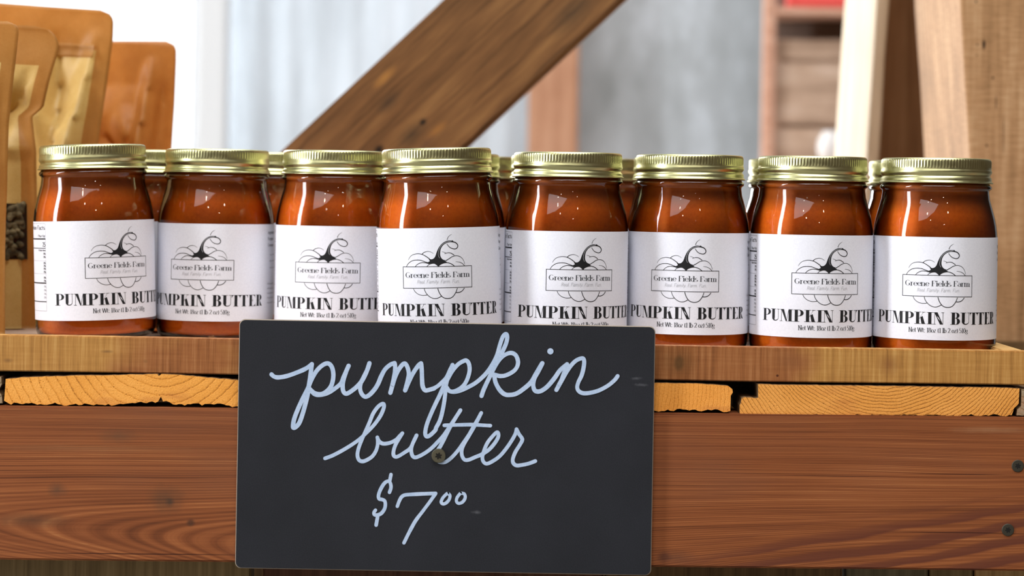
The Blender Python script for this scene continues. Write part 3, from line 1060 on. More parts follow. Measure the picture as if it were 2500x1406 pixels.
def plank(name, outline_px, pith_px, mat_end, y0, y1, label, rough_bottom=0.0):
    """end grain outline traced in the picture at depth y0, extruded back to y1"""
    O = P(pith_px[0], pith_px[1], y0)
    pts = []
    n = len(outline_px)
    for i in range(n):
        a, b = [(q_[0], q_[1] + (4 if q_[1] < 955 else 0)) for q_ in (outline_px[i], outline_px[(i + 1) % n])]
        L = math.hypot(b[0] - a[0], b[1] - a[1])
        m = max(1, int(L / 7))
        for s in range(m):
            px = a[0] + (b[0] - a[0]) * s / m
            py = a[1] + (b[1] - a[1]) * s / m
            low = py > 965
            amp = (4.4 if low else 1.2)
            if 0 < s:
                py += amp * mnoise.noise(Vector((px * .09, py * .02, 3.3))) + amp * .7 * mnoise.noise(Vector((px * .33, 1.7, 8.1)))
            v = P(px, py, y0)
            pts.append((v.x - O.x, v.z - O.z))
    # front face a little bevelled inwards at the rim
    k = len(pts)
    vs = [(p[0], 0.0, p[1]) for p in pts] + [(p[0], y1 - y0, p[1]) for p in pts]
    fs = [(i, i + k, (i + 1) % k + k, (i + 1) % k) for i in range(k)]
    mats = [1] * len(fs)
    for tri in tessellate_polygon([[Vector((p[0], p[1], 0)) for p in pts]]):
        fs.append(tuple(tri)); mats.append(0)
        fs.append(tuple(i + k for i in reversed(tri))); mats.append(1)
    o = mesh_obj(name, vs, fs, [mat_end, M['plank_side']], loc=O)
    for p, m in zip(o.data.polygons, mats):
        p.material_index = m
    bm = bmesh.new()
    bm.from_mesh(o.data)
    bmesh.ops.recalc_face_normals(bm, faces=bm.faces)
    bm.to_mesh(o.data)
    bm.free()
    tag(o, label, 'plank', 'table planks under the crate')
    return o


PLY, PLB = -.072, .335
plank('table_plank', [(-290, 913), (3, 916), (4, 935), (-4, 950), (4, 965), (6, 984), (-290, 980)], (-140, 800), M['end3'], PLY, PLB,
      'dark plank end at far left edge below the crate')
plank('table_plank', [(14, 921), (60, 917), (170, 913), (300, 911), (384, 909), (388, 914), (394, 909), (440, 911), (500, 917), (580, 924), (700, 927), (828, 930), (832, 1002), (700, 999), (560, 990), (500, 986), (430, 988), (398, 980),
                      (393, 968), (386, 980), (330, 984), (250, 988), (120, 987), (20, 984), (10, 978), (12, 950)], (392, 815), M['end'], PLY, PLB,
      'plank end with curved rings and a crack, left of the chalkboard sign')
plank('table_plank', [(1010, 926), (1300, 929), (1600, 931), (1700, 932), (1778, 938), (1788, 946), (1789, 958), (1784, 966), (1783, 1003), (1766, 1006), (1745, 999), (1720, 1002), (1690, 1000), (1600, 1003), (1300, 998), (1010, 993)], (1050, 900), M['end4'], PLY, PLB,
      'plank end with a gnawed right corner, right of the chalkboard sign')
plank('table_plank', [(1851, 934), (1960, 936), (2200, 939), (2420, 942), (2489, 944), (2487, 985), (2476, 996), (2470, 1013), (2300, 1014), (2100, 1013), (1900, 1016), (1830, 1014), (1806, 1009), (1806, 990), (1811, 972), (1851, 971)], (2160, 740), M['end2'], PLY, PLB,
      'wide plank end with a notched left corner, at right below the crate')
plank('table_plank', [(2494, 946), (2760, 950), (2760, 1018), (2482, 1014), (2484, 1000), (2493, 992)], (2600, 800), M['end3'], PLY, PLB,
      'grey plank end at far right edge below the crate')

# vertical boards standing behind the beam
ABY = YB + .037
for x0, x1, m, lab in [(-300, 612, 'apron_olive', 'wide olive-brown vertical board under the beam, left of the sign'),
                       (1480, 2054, 'apron_dark', 'wide dark brown vertical board under the beam, right of the sign'),
                       (2068, 2266, 'apron_grey', 'narrow grey-green vertical board under the beam'),
                       (2270, 2376, 'apron_olive', 'narrowest olive vertical board under the beam'),
                       (2380, 2640, 'apron_light', 'light tan vertical board under the beam at far right')]:
    v0, v1 = P(x0, 1400, ABY), P(x1, 1400, ABY)
    o = box('vertical_board', (v0.x, ABY, FZ + .001), (v1.x, ABY + .02, -.1375), M[m], bevel=.001)
    tag(o, lab, 'board', 'vertical boards under the beam')
box_r = P(640, 1400, ABY)
o = box('vertical_board', (box_r.x, ABY + .004, FZ + .001), (P(1474, 1400, ABY).x, ABY + .024, -.1375), M['apron_red'], bevel=.001)
tag(o, 'vertical board under the beam, mostly hidden behind the sign', 'board', 'vertical boards under the beam')

o = box('light_block_board', (-.62, .3365, -.32), (.47, .354, -.1135), M['apron_dark'], bevel=.001)  # added behind the table so no light shows through the plank gap
tag(o, 'added board at the back of the table, blocking light through the plank gap', 'board')

# ------------------------------------------------------------------ crate (shallow tray) holding the jars
RY0, RY1 = -.069, -.0555
zt = P(1250, 838.5, RY0).z
FLZ = -.1012
crate = empty('display_crate', (-.115, .12, FLZ - .011))
tag(crate, 'shallow tan wooden crate carrying the jars on the planks', 'crate')
CO = Vector(crate.location)
xL = -.57
xR = P(2514, 860, RY0).x
rail = box('front_rail', Vector((xL, RY0, zt - .0215)) - CO, Vector((xR, RY1, zt)) - CO, M['rail'], crate, bevel=.0007, origin=Vector((0, RY0, -.1035)) - CO, cuts=60, wob=.0003)
for v in rail.data.vertices:      # hand-cut taper: deeper on the left
    w = v.co.x
    if v.co.z < -.003:
        v.co.z -= (-w) * .0022 + .0002
sidew = .0135
sm = mat_wood('pale_tan_side_rail', (150, 112, 62), (196, 156, 98), (214, 178, 122), 'x', 20, 200)
box('side_rail', Vector((xR - sidew, RY1 + .0002, zt - .0205)) - CO, Vector((xR, .315, zt - .0003)) - CO, sm, crate, bevel=.0008)
box('side_rail', Vector((xL, RY1 + .0002, zt - .0205)) - CO, Vector((xL + sidew, .315, zt - .0003)) - CO, sm, crate, bevel=.0008)
box('back_rail', Vector((xL, .3152, zt - .0205)) - CO, Vector((xR, .3285, zt)) - CO, sm, crate, bevel=.0008)
for i in range(4):
    y0 = RY1 + .0004 + i * .0925
    box('floor_slat', Vector((xL + sidew, y0, FLZ - .010)) - CO, Vector((xR - sidew, y0 + .0915, FLZ)) - CO, M['weathered'], crate, bevel=.0006)

# ------------------------------------------------------------------ jars
JR, H = .0402, .130
LT = -51.0 / 1000            # label top below lid top
PXM = 1000 / 3.704e3         # millimetres per label pixel unit (3704 px per metre)


def jz(mm): return H + mm / 1000


glass_prof = [(.0300, jz(-130)), (.0345, jz(-129.8)), (.0372, jz(-128.9)), (.0390, jz(-127.2)), (.0399, jz(-124.5)), (JR, jz(-121)),
              (JR, jz(-100)), (JR, jz(-70)), (JR, jz(-51)), (.0400, jz(-48)), (.0395, jz(-44)), (.03875, jz(-40)), (.0375, jz(-35)), (.0361, jz(-30)), (.0351, jz(-26.5)),
              (.0349, jz(-24.4)), (.0346, jz(-22.6)), (.0346, jz(-21.4)), (.0351, jz(-20.6)), (.0360, jz(-20.0)), (.0363, jz(-19.0)), (.0360, jz(-18.0)), (.0350, jz(-17.2)), (.0345, jz(-16)), (.0344, jz(-10)), (.0344, jz(-3))]
gv, gf = lathe(glass_prof, 128)
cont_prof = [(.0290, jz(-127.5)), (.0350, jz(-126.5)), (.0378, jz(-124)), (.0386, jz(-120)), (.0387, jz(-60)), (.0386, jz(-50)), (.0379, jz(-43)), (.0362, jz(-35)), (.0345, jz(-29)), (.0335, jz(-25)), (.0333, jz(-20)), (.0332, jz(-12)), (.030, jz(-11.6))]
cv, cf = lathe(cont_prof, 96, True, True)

NR = 112
lid_prof = [(.0345, jz(-4)), (.0349, jz(-15.0)), (.0368, jz(-16.3)), (.0370, jz(-15.9)), (.0366, jz(-15.4)), (.0360, jz(-15.0)), (.0359, jz(-14.0)), (.03585, jz(-13.2)), (.0352, jz(-12.5)), (.0349, jz(-11.9)),
            (.0352, jz(-11.2)), (.0360, jz(-10.0)), (.0361, jz(-9.2)), (.0359, jz(-8.4)), (.03575, jz(-7.6)), (.0356, jz(-7.0)), (.0356, jz(-6.4)), (.0356, jz(-5.9)), (.0356, jz(-4.2)), (.0356, jz(-2.4)), (.0355, jz(-1.7)),
            (.0353, jz(-1.0)), (.0349, jz(-.45)), (.0343, jz(-.1)), (.0335, jz(0)), (.0325, jz(-.1)), (.0318, jz(-.5)), (.0312, jz(-.6)), (.001, jz(-.6))]


def lid_wave(a, k, r, z):
    mm = (z - H) * 1000
    if -6.0 < mm < -1.5:
        r += .00011 * math.cos(a * NR) - .00006
    if -13.5 < mm < -8.0:
        z += .0009 * math.sin(a * .5 + .4) * (1 if a < math.pi else 1) * math.cos(a * .5)
    return r, z


lv, lf = lathe(lid_prof, NR * 8, False, True, lid_wave)


def me_of(name, v, f, mat, smooth=True):
    me = bpy.data.meshes.new(name)
    me.from_pydata([tuple(p) for p in v], [], f)
    me.materials.append(mat)
    if smooth:
        me.polygons.foreach_set('use_smooth', [True] * len(me.polygons))
    me.update()
    return me


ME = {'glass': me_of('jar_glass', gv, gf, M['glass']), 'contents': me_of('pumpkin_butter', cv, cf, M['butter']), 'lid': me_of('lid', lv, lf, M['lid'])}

# label: a sheet wrapped 304 degrees round the jar, bulging outwards at its ends by its own thickness
LR = JR + .00012
LH = 66.0 / 1000
vs, fs = [], []
nseg = 200
for i in range(nseg + 1):
    a = R(-152 + 304 * i / nseg)
    for r, z in ((LR, jz(-51)), (LR, jz(-117)), (LR, jz(-117)), (LR - .0001, jz(-117)), (LR - .0001, jz(-51)), (LR, jz(-51))):
        vs.append((r * math.sin(a), -r * math.cos(a), z))
for i in range(nseg):
    a, b = 6 * i, 6 * i + 6
    fs += [(a, a + 1, b + 1, b), (a + 2, a + 3, b + 3, b + 2), (a + 4, a + 5, b + 5, b + 4)]
ME['label'] = me_of('paper_label', vs, fs, M['paper'])
S_PX = 1 / 3704.0
JPX = JR * 3704          # jar radius in label units


def J8(x, y):
    """point read off the right-hand jar in the photograph -> label units (u along the paper, v up from the label top)"""
    px, py = 2130 + x / 5.406, 570 + y / 5.406
    dx, dy = px - 2280.3, py - 700
    rx = dx * math.cos(ROLL) + dy * math.sin(ROLL)
    ry = -dx * math.sin(ROLL) + dy * math.cos(ROLL)
    th = math.asin(max(-.99, min(.99, rx / 150.0)))
    k = 1 + .0298 * math.cos(th)
    th = math.asin(max(-.99, min(.99, rx / 150.0 / (k / 1.012))))
    v = (700 + ry - 496.2) / k - 78.5
    return ((th - R(2.7)) * JPX, -v)


def wrap(fl, name, mat, off=.00008):
    vs = []
    for u, v in fl.v:
        a = u / JPX
        r = LR + off
        vs.append((r * math.sin(a), -r * math.cos(a), jz(-51) + v * S_PX))
    return me_of(name, vs, fl.f, mat, False)


# logo
fl = Flat()
K = 1 / 5.406


def stroke(fl, pts, w0, w1=None):
    w1 = w0 if w1 is None else w1
    q = catmull([J8(*p) for p in pts], 6)
    fl.ribbon(q, lambda t, _: (w0 + (w1 - w0) * t) * K)


bxl, bxr = J8(407, 537)[0], J8(1298, 551)[0]
vt, vb_ = J8(850, 544)[1], J8(850, 823)[1]
bw = 7 * K
fl.quadgrid(bxl, bxr, vt - bw / 2, vt + bw / 2)
fl.quadgrid(bxl, bxr, vb_ - bw / 2, vb_ + bw / 2)
fl.quadgrid(bxl, bxl + bw * 1.1, vb_, vt)
fl.quadgrid(bxr - bw * 1.1, bxr, vb_, vt)
stroke(fl, [(455, 536), (480, 495), (530, 460), (590, 450), (650, 455), (710, 478), (748, 490)], 6, 9)
stroke(fl, [(485, 445), (510, 405), (550, 378), (610, 368), (670, 378), (720, 405), (768, 442)], 3, 10)
stroke(fl, [(670, 375), (700, 352), (745, 342), (785, 350), (820, 372)], 8, 2.5)
stroke(fl, [(570, 543), (600, 510), (650, 488), (700, 488), (750, 500)], 6, 9)
stroke(fl, [(725, 546), (750, 518), (790, 503), (830, 503), (862, 525), (878, 545)], 6, 8)
stroke(fl, [(878, 545), (900, 520), (950, 500), (1000, 498), (1050, 518), (1088, 550)], 8, 9)
stroke(fl, [(970, 474), (1020, 445), (1060, 420), (1110, 410), (1160, 425), (1195, 465), (1215, 525)], 9, 4)
stroke(fl, [(930, 353), (955, 358), (980, 372)], 3, 5)
stroke(fl, [(960, 380), (1000, 368), (1040, 372), (1085, 402)], 4, 9)
stroke(fl, [(1100, 488), (1150, 495), (1190, 520), (1212, 550)], 3, 8)
stroke(fl, [(1040, 222), (1100, 235), (1130, 265), (1132, 295), (1110, 318), (1075, 318), (1035, 300), (1005, 265), (999, 250)], 13, 6)
stroke(fl, [(1002, 200), (1010, 175), (1030, 148), (1062, 128)], 8, 2.5)
stroke(fl, [(540, 822), (560, 860), (600, 895), (650, 913), (700, 913), (720, 908)], 6, 7)
stroke(fl, [(683, 826), (700, 875), (740, 925), (790, 955), (840, 960), (880, 945), (905, 930)], 7, 8)
stroke(fl, [(860, 830), (880, 890), (920, 945), (980, 965), (1040, 950), (1085, 895), (1110, 834)], 9, 9)
stroke(fl, [(1090, 890), (1130, 890), (1170, 870), (1198, 834)], 9, 9)
outer = catmull([J8(*p) for p in [(1070, 208), (1000, 212), (940, 242), (895, 292), (865, 350), (842, 410), (818, 438), (790, 447), (755, 438)]], 4)
base = [J8(*p) for p in [(770, 470), (735, 490), (752, 508), (790, 500), (830, 500), (862, 518), (878, 545), (897, 517), (940, 499), (990, 490), (965, 474)]]
inner = catmull([J8(*p) for p in [(978, 468), (940, 455), (916, 428), (906, 395), (907, 355), (918, 310), (946, 268), (990, 240), (1050, 228), (1090, 232)]], 4)
fl.tess(outer + base + inner[1:])
ME['logo'] = wrap(fl, 'pumpkin_logo', M['ink'])
# thin paper-coloured glint running up the stem
fl = Flat()
q = catmull([J8(*p) for p in [(1060, 214), (1000, 226), (945, 252), (908, 295), (888, 345), (882, 395), (898, 436)]], 6)
fl.ribbon(q, lambda t, _: (3.4 - 1.4 * t) * K)
ME['stem_line'] = wrap(fl, 'stem_line', M['paper'], .00014)

fl = Flat()
a, b = J8(440, 683), J8(1268, 692)
vbase = J8(850, 686)[1]
text(fl, 'Greene Fields Farm', a[0], b[0], vbase, 12.6, .42, 2.5)
ME['farm_name'] = wrap(fl, 'farm_name', M['ink_dark'])
fl = Flat()
a, b = J8(588, 760), J8(1140, 768)
text(fl, 'Real. Family. Farm. Fun.', a[0], b[0], J8(850, 762)[1], 8.0, .8, 1.0, False, .22)
ME['tagline'] = wrap(fl, 'tagline', M['ink_pale'])
fl = Flat()
degs = [('P', -61.5, 10.2), ('U', -51.0, 8.9), ('M', -41.2, 12.8), ('P', -28.2, 9.6), ('K', -18.0, 10.2), ('I', -6.6, 5.2), ('N', -1.3, 9.8),
        ('B', 14.4, 9.2), ('U', 24.0, 9.6), ('T', 33.6, 8.6), ('T', 42.0, 8.8), ('E', 51.4, 8.8), ('R', 60.4, 9.0)]
vpb = J8(860, 1190)[1]
cap = 28.6
for ch, dg, w in degs:
    didone(fl, ch, R(dg + .5 - 2.7) * JPX, R(w) * JPX, vpb, cap)
ME['product_name'] = wrap(fl, 'product_name', M['ink'])
fl = Flat()
a, b = J8(482, 1290), J8(1240, 1300)
text(fl, 'Net Wt: 18oz (1 lb 2 oz) 510g', a[0], b[0], J8(860, 1299)[1], 11.0, .42, 1.75)
ME['net_weight'] = wrap(fl, 'net_weight', M['ink_dark'])
# nutrition panel (right edge 75.4 degrees left of the logo)
fl = Flat()
ur = -R(75.4) * JPX
ul = ur - 112


def hl(v, w, x0=None, x1=None): fl.quadgrid(ul if x0 is None else x0, ur if x1 is None else x1, -v - w / 2, -v + w / 2)


for v, w in ((5, .5), (43, 3.2), (66, 1.8), (97, .4), (129, .4), (152, 3.0), (198, 2.2), (221, .5)):
    hl(v, w)
fl.quadgrid(ur - .4, ur, -221, -5)
fl.quadgrid(ul, ul + .4, -221, -5)
text(fl, 'Nutrition Facts', ul + 4, ur - 1.5, -20, 9.6, 1.2, 1.6, False)
text(fl, '1 Tbsp (17g)', ur - 38, ur - 1.5, -38, 5, .7, .9, False)
text(fl, '25', ur - 13, ur - 1.0, -62, 10.5, 1.5, 1.9, False)
text(fl, '% Daily Value', ur - 34, ur - 1, -73, 4, .7, .8, False)
for v in (82, 90, 105, 112, 119, 127, 141, 149):
    text(fl, '0%', ur - 10, ur - 1, -v, 5, .7, .9, False)
for v in (163, 172, 181, 190):
    text(fl, '0%', ur - 10, ur - 1, -v, 5, .35, .45, False)
ME['nutrition_panel'] = wrap(fl, 'nutrition_panel', M['ink'])
# small print on the right
fl = Flat()
uL = R(76.5) * JPX
text(fl, 'Ingredients', uL, uL + 50, -25, 8, .7, 1.1, False)
text(fl, 'Pumpkin', uL, uL + 38, -41, 8, .7, 1.1, False)
text(fl, 'Cinnamon', uL, uL + 40, -57, 8, .7, 1.1, False)
rr = random.Random(3)
for v, ind, h in ((80, 14, 6), (96, 11, 6), (113, 13, 6), (154, 0, 7), (166, 0, 7), (178, 0, 6), (190, 0, 6), (202, 0, 6)):
    x = uL + ind
    pts = []
    for i in range(34):
        pts.append((x + i * 1.5, -v + h * rr.random() * (.7 if i % 5 else 0)))
    fl.ribbon(pts, .8)
ME['small_print'] = wrap(fl, 'small_print', M['ink_grey'])


def build_jar(name, label, group, px, py_mid, Y, tilt, rot, full=True):
    c = P(px, 700 + (px - CX) * math.tan(ROLL), Y)
    t = math.radians(tilt)
    root = empty(name, (c.x, Y, FLZ + .0006 + abs(math.sin(t)) * .031), (0, t, 0))
    if tilt:
        root.location.x -= math.sin(t) * .065
    tag(root, label, 'jar', group)
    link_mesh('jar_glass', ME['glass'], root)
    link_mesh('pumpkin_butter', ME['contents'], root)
    l = link_mesh('lid', ME['lid'], root)
    l.rotation_euler = (0, 0, random.uniform(-3, 3))
    l['label'] = 'satin gold screw lid'
    lb = link_mesh('paper_label', ME['label'], root)
    lb.rotation_euler = (0, 0, R(rot) - math.atan2(c.x, D0 + Y))   # rot is seen from the camera
    lb['label'] = 'white paper label'
    if full:
        for k in ('logo', 'stem_line', 'farm_name', 'tagline', 'product_name', 'net_weight', 'nutrition_panel', 'small_print'):
            link_mesh({'logo': 'pumpkin_logo'}.get(k, k), ME[k], lb)
    return root


front = [
    (229, .045, -2.0, 23.2, 'jar of pumpkin butter at the left end of the front row, beside the paper pouches'),
    (526, .075, 0, -15.5, 'second jar of the front row from the pouches, its logo turned left'),
    (814, .060, 0, -7.0, 'third jar of the front row from the pouches, just left of the tilted jar'),
    (1069, -.012, -2.0, -2.0, 'tilted jar with the brightest label, above the word pumpkin, pushed forward in front'),
    (1382, 0, 0, 13.6, 'jar right of the tilted jar, its label bottom cut by the sign'),
    (1679, .014, 0, -3.5, 'jar standing over the upper right corner of the chalkboard sign'),
    (1979, .004, 0, 14.8, 'second jar from the right end of the front row, its logo turned right'),
    (2280.5, 0, 0, 2.7, 'jar at the right end of the front row, beside the tan post'),
]
for px, Y, tilt, rot, lab in front:
    build_jar('jar', lab, 'jars of pumpkin butter in the front row', px, 700, Y, tilt, rot)
back = [
    (378, .143, 40, 'half-hidden jar behind the gap between the two leftmost front jars'),
    (655, .165, -30, 'half-hidden jar behind the gap between the second and third front jars'),
    (1090, .085, 35, 'half-hidden jar directly behind the tilted jar'),
    (1367, .100, -20, 'half-hidden jar directly behind the jar right of the tilted one'),
    (1666, .104, 60, 'half-hidden jar behind the jar over the sign corner'),
    (1948, .100, 15, 'half-hidden jar behind the second front jar from the right end'),
    (2243, .088, -45, 'half-hidden jar behind the jar at the right end'),
    (1150, .185, 100, 'farthest jar, in the third row behind the tilted jar'),
    (1450, .190, 80, 'farthest jar, in the third row behind the jar right of the tilted one'),
]
for px, Y, rot, lab in back:
    build_jar('jar', lab, 'jars of pumpkin butter behind the front row', px, 700, Y, 0, rot, False)

# ------------------------------------------------------------------ chalkboard sign
SGY = -.0785
SO = P(1087, 1092, SGY)
sign = empty('chalkboard_sign', SO, (0, R(.12), 0))
tag(sign, 'charcoal chalkboard price sign screwed to the front beam, lettered pumpkin butter', 'sign')


def sp(px, py):
    v = P(px, py, SGY) - SO
    return (v.x, v.z)


hw, hh, cr_ = 1016 / 2 / F_PX * (SGY + D0), 608 / 2 / F_PX * (SGY + D0), .0036
pts = []
for cx, cz, a0 in ((hw - cr_, hh - cr_, 0), (-hw + cr_, hh - cr_, 90), (-hw + cr_, -hh + cr_, 180), (hw - cr_, -hh + cr_, 270)):
    for i in range(9):
        a = R(a0 + 90 * i / 8)
        pts.append((cx + cr_ * math.cos(a), cz + cr_ * math.sin(a)))
k = len(pts)
e = .0004
vs = [(p[0] * (1 - e / hw), 0.0, p[1] * (1 - e / hh)) for p in pts] + [(p[0], e, p[1]) for p in pts] + [(p[0], .003, p[1]) for p in pts]
fs = [tuple(reversed(range(k)))] + [(i, (i + 1) % k, (i + 1) % k + k, i + k) for i in range(k)] + [(i + k, (i + 1) % k + k, (i + 1) % k + 2 * k, i + 2 * k) for i in range(k)] + [tuple(range(2 * k, 3 * k))]
bo = mesh_obj('board', vs, fs, [M['board'], M['board_edge']], sign)
for i, p in enumerate(bo.data.polygons):
    if 1 <= i <= 2 * k:
        p.material_index = 1


def chalk(name, strokes, dots=()):
    fl, off = Flat(), []
    for i, (tr_, pts, w) in enumerate(strokes):
        segs, cur = [], []
        q = catmull([sp(*tr_(*p)) for p in pts], 7)
        def wd(t, _, w=w, i=i):
            return (w + .9 * mnoise.noise(Vector((t * 7, i * 3.1, .5)))) / 3938
        n0 = len(fl.v)
        fl.ribbon(q, wd, True)
        for k_ in range(n0, len(fl.v)):
            off.append(-.0002 - i * 6e-6 - min(k_ - n0, 2 * len(q)) * 1.6e-7 * (1 if k_ - n0 < 2 * len(q) else 0) - (0 if k_ - n0 < 2 * len(q) else 2e-6))
    for (p, r) in dots:
        fl.disk(sp(*p), r / 3938, 20)
    off += [-.0003] * (len(fl.v) - len(off))
    vs = [(x, o_, z) for (x, z), o_ in zip(fl.v, off)]
    fs = fl.f
    n = len(vs)
    return mesh_obj(name, vs, fs, M['chalk'], sign)


def TA(x, y): return (640 + x / 5.409, 800 + y / 5.409)
def TB(x, y): return (1060 + x / 5.409, 790 + y / 5.409)
def TC(x, y): return (770 + x / 7.8125, 960 + y / 7.8125)
def TD(x, y): return (1010 + x / 7.8125, 980 + y / 7.8125)
def TE(x, y): return (890 + x / 7.03, 1140 + y / 7.03)
def I(x, y): return (x, y)


w1 = 10.6
p2 = [TB(0, 850), TB(60, 812), TB(150, 725), TB(200, 630), TB(240, 545)]
loop = [TB(240, 545), TB(208, 645), TB(172, 740), TB(150, 840), TB(142, 950), TB(118, 1110), TB(78, 1270), TB(25, 1375),
        TC(2290, 700), TC(2200, 790), TC(2135, 825), TC(2100, 795), TC(2098, 715), TC(2130, 580), TC(2200, 400), TC(2300, 180), TA(2340, 900), TA(2400, 765),
        TB(180, 725), TB(240, 622), TB(310, 540), TB(380, 495), TB(425, 487), TB(458, 535), TB(465, 620), TB(440, 720), TB(395, 805), TB(330, 862), TB(250, 895), TB(195, 885), TB(165, 845)]
strokes = [
    (TA, [(122, 620), (155, 648), (215, 660), (330, 640), (470, 590), (580, 540), (655, 483)], w1),
    (TA, [(655, 483), (645, 560), (630, 680), (612, 800), (600, 880), (578, 980), (540, 1120), (495, 1250), (450, 1308), (412, 1322), (412, 1262), (432, 1180), (480, 1060), (540, 930), (600, 810), (650, 690), (720, 570), (800, 495), (868, 474), (915, 515), (938, 600), (932, 700), (902, 785), (840, 850), (770, 880), (690, 865), (625, 810)], w1),
    (TA, [(625, 810), (690, 878), (770, 890), (870, 860), (950, 812), (1040, 735), (1080, 640), (1140, 505)], w1),
    (TA, [(1140, 505), (1108, 585), (1076, 680), (1062, 760), (1070, 838), (1105, 873), (1160, 850), (1250, 780), (1315, 705), (1370, 600), (1415, 470)], w1),
    (TA, [(1415, 470), (1390, 550), (1340, 650), (1303, 730), (1292, 800), (1310, 868), (1355, 912), (1410, 893), (1480, 820), (1530, 740), (1572, 640), (1622, 550), (1690, 490), (1747, 467)], w1),
    (TA, [(1747, 467), (1755, 530), (1747, 620), (1722, 740), (1692, 860)], w1),
    (TA, [(1692, 860), (1745, 680), (1792, 570), (1850, 490), (1888, 475), (1920, 530), (1935, 610), (1920, 700), (1887, 828)], w1),
    (TA, [(1887, 828), (1950, 680), (2010, 570), (2068, 492), (2096, 470)], w1),
    (TA, [(2096, 470), (2106, 560), (2110, 680), (2118, 770), (2150, 825), (2212, 818), (2272, 800)], w1),
    (I, [TA(2212, 818)] + p2, w1 * .92),
    (I, loop, w1 * .95),
    (TB, [(165, 845), (200, 888), (262, 900), (350, 880), (450, 835), (560, 770), (680, 660), (760, 550), (825, 420), (868, 270), (905, 170), (945, 135), (962, 178), (944, 265), (890, 385), (830, 500), (760, 640), (700, 765), (650, 875), (624, 953)], w1 * .97),
    (TB, [(740, 690), (780, 600), (835, 505), (900, 432), (970, 392), (1030, 387), (1080, 422), (1105, 500), (1090, 572), (1040, 630), (950, 678), (870, 690), (795, 672)], w1 * .97),
    (TB, [(790, 670), (808, 770), (860, 868), (930, 930), (1010, 938), (1090, 918), (1180, 858), (1280, 768), (1342, 660), (1425, 520)], w1),
    (TB, [(1425, 520), (1370, 632), (1322, 722), (1306, 800), (1320, 868), (1360, 893), (1420, 880), (1500, 820), (1590, 712), (1660, 612), (1752, 532)], w1),
    (TB, [(1752, 532), (1730, 600), (1690, 715), (1650, 800), (1612, 872)], w1),
    (TB, [(1612, 872), (1680, 750), (1742, 640), (1812, 540), (1880, 478), (1955, 453), (1978, 490), (1970, 580), (1944, 680), (1902, 770), (1887, 840), (1912, 890), (1970, 914), (2060, 908), (2170, 878), (2290, 815), (2380, 740), (2420, 687)], w1 * .95),
]
chalk('handwritten_name', strokes, [(TB(1532, 362), 7.6)])
w2 = 9.2
strokes = [
    (TC, [(185, 1245), (330, 1190), (520, 1090), (700, 980), (850, 870), (1000, 730), (1130, 590), (1240, 430), (1300, 290), (1305, 215), (1270, 203), (1190, 262), (1100, 390), (1030, 560), (950, 740), (880, 900), (822, 1060), (803, 1180), (830, 1270), (890, 1300), (970, 1280), (1080, 1210), (1150, 1110), (1185, 1000), (1190, 910), (1182, 842)], w2),
    (TC, [(1182, 842), (1202, 900), (1260, 952), (1330, 963), (1430, 943), (1540, 888), (1605, 820), (1660, 762)], w2),
    (TC, [(1660, 762), (1600, 860), (1530, 980), (1492, 1100), (1492, 1180), (1530, 1213), (1590, 1198), (1700, 1130), (1810, 1050), (1870, 930), (1930, 802)], w2),
    (I, [TC(1930, 802), TC(1880, 900), TC(1842, 1000), TC(1827, 1090), TC(1850, 1188), TC(1900, 1223), TC(1980, 1200), TD(220, 980), TD(340, 890), TD(450, 780), TD(570, 650), TD(690, 470), TD(790, 320), TD(890, 165)], w2),
    (TD, [(890, 165), (800, 312), (695, 490), (600, 680), (510, 850), (450, 950), (440, 1050)], w2),
    (TD, [(440, 1050), (470, 1140), (560, 1163), (650, 1128), (760, 1030), (870, 900), (960, 770), (1060, 620), (1150, 460), (1230, 320), (1288, 215)], w2 * .96),
    (TD, [(1288, 215), (1180, 430), (1060, 640), (965, 800), (918, 920), (922, 1030), (970, 1108), (1050, 1110), (1170, 1060), (1290, 1010), (1430, 920), (1540, 800), (1608, 685), (1615, 615), (1590, 583), (1530, 632), (1430, 750), (1370, 860), (1322, 1000), (1312, 1090), (1340, 1158), (1400, 1183), (1500, 1140), (1640, 1040), (1760, 900), (1870, 740), (1940, 610), (1960, 525)], w2),
    (TD, [(1960, 525), (2008, 618), (2060, 690), (2068, 740), (2020, 830), (1940, 960), (1892, 1090), (1900, 1170), (1960, 1215), (2060, 1208), (2190, 1180), (2320, 1132)], w2),
    (TD, [(582, 455), (800, 447), (1100, 440), (1300, 450), (1462, 458)], w2 * .95),
]
chalk('handwritten_name', strokes)
w3 = 8.8
strokes = [
    (TE, [(430, 435), (455, 355), (445, 280), (415, 243), (350, 272), (285, 370), (243, 480), (252, 545), (300, 558), (345, 580), (360, 640), (345, 720), (292, 795), (222, 825), (172, 818), (165, 780), (190, 742)], w3),
    (TE, [(455, 130), (435, 235)], w3),
    (TE, [(228, 850), (202, 998)], w3),
    (TE, [(565, 675), (600, 580), (640, 512), (700, 480), (820, 470), (1000, 460), (1222, 452)], w3),
    (TE, [(1222, 452), (1120, 600), (1000, 760), (880, 920), (780, 1100), (680, 1302)], w3),
    (TE, [(1430, 448), (1468, 490), (1452, 560), (1402, 615), (1350, 632), (1317, 598), (1345, 530), (1400, 470), (1430, 448)], w3 * .9),
    (TE, [(1650, 445), (1715, 462), (1728, 530), (1685, 598), (1620, 622), (1580, 588), (1592, 520), (1650, 445)], w3 * .9),
]
chalk('handwritten_price', strokes)
sx_, sz_ = sp(1071, 1112)
screw('screw', sign, (sx_, -.0002, sz_), 17.5 / 3938, M['screw'], .3, .0016)['label'] = 'grey star-drive screw'

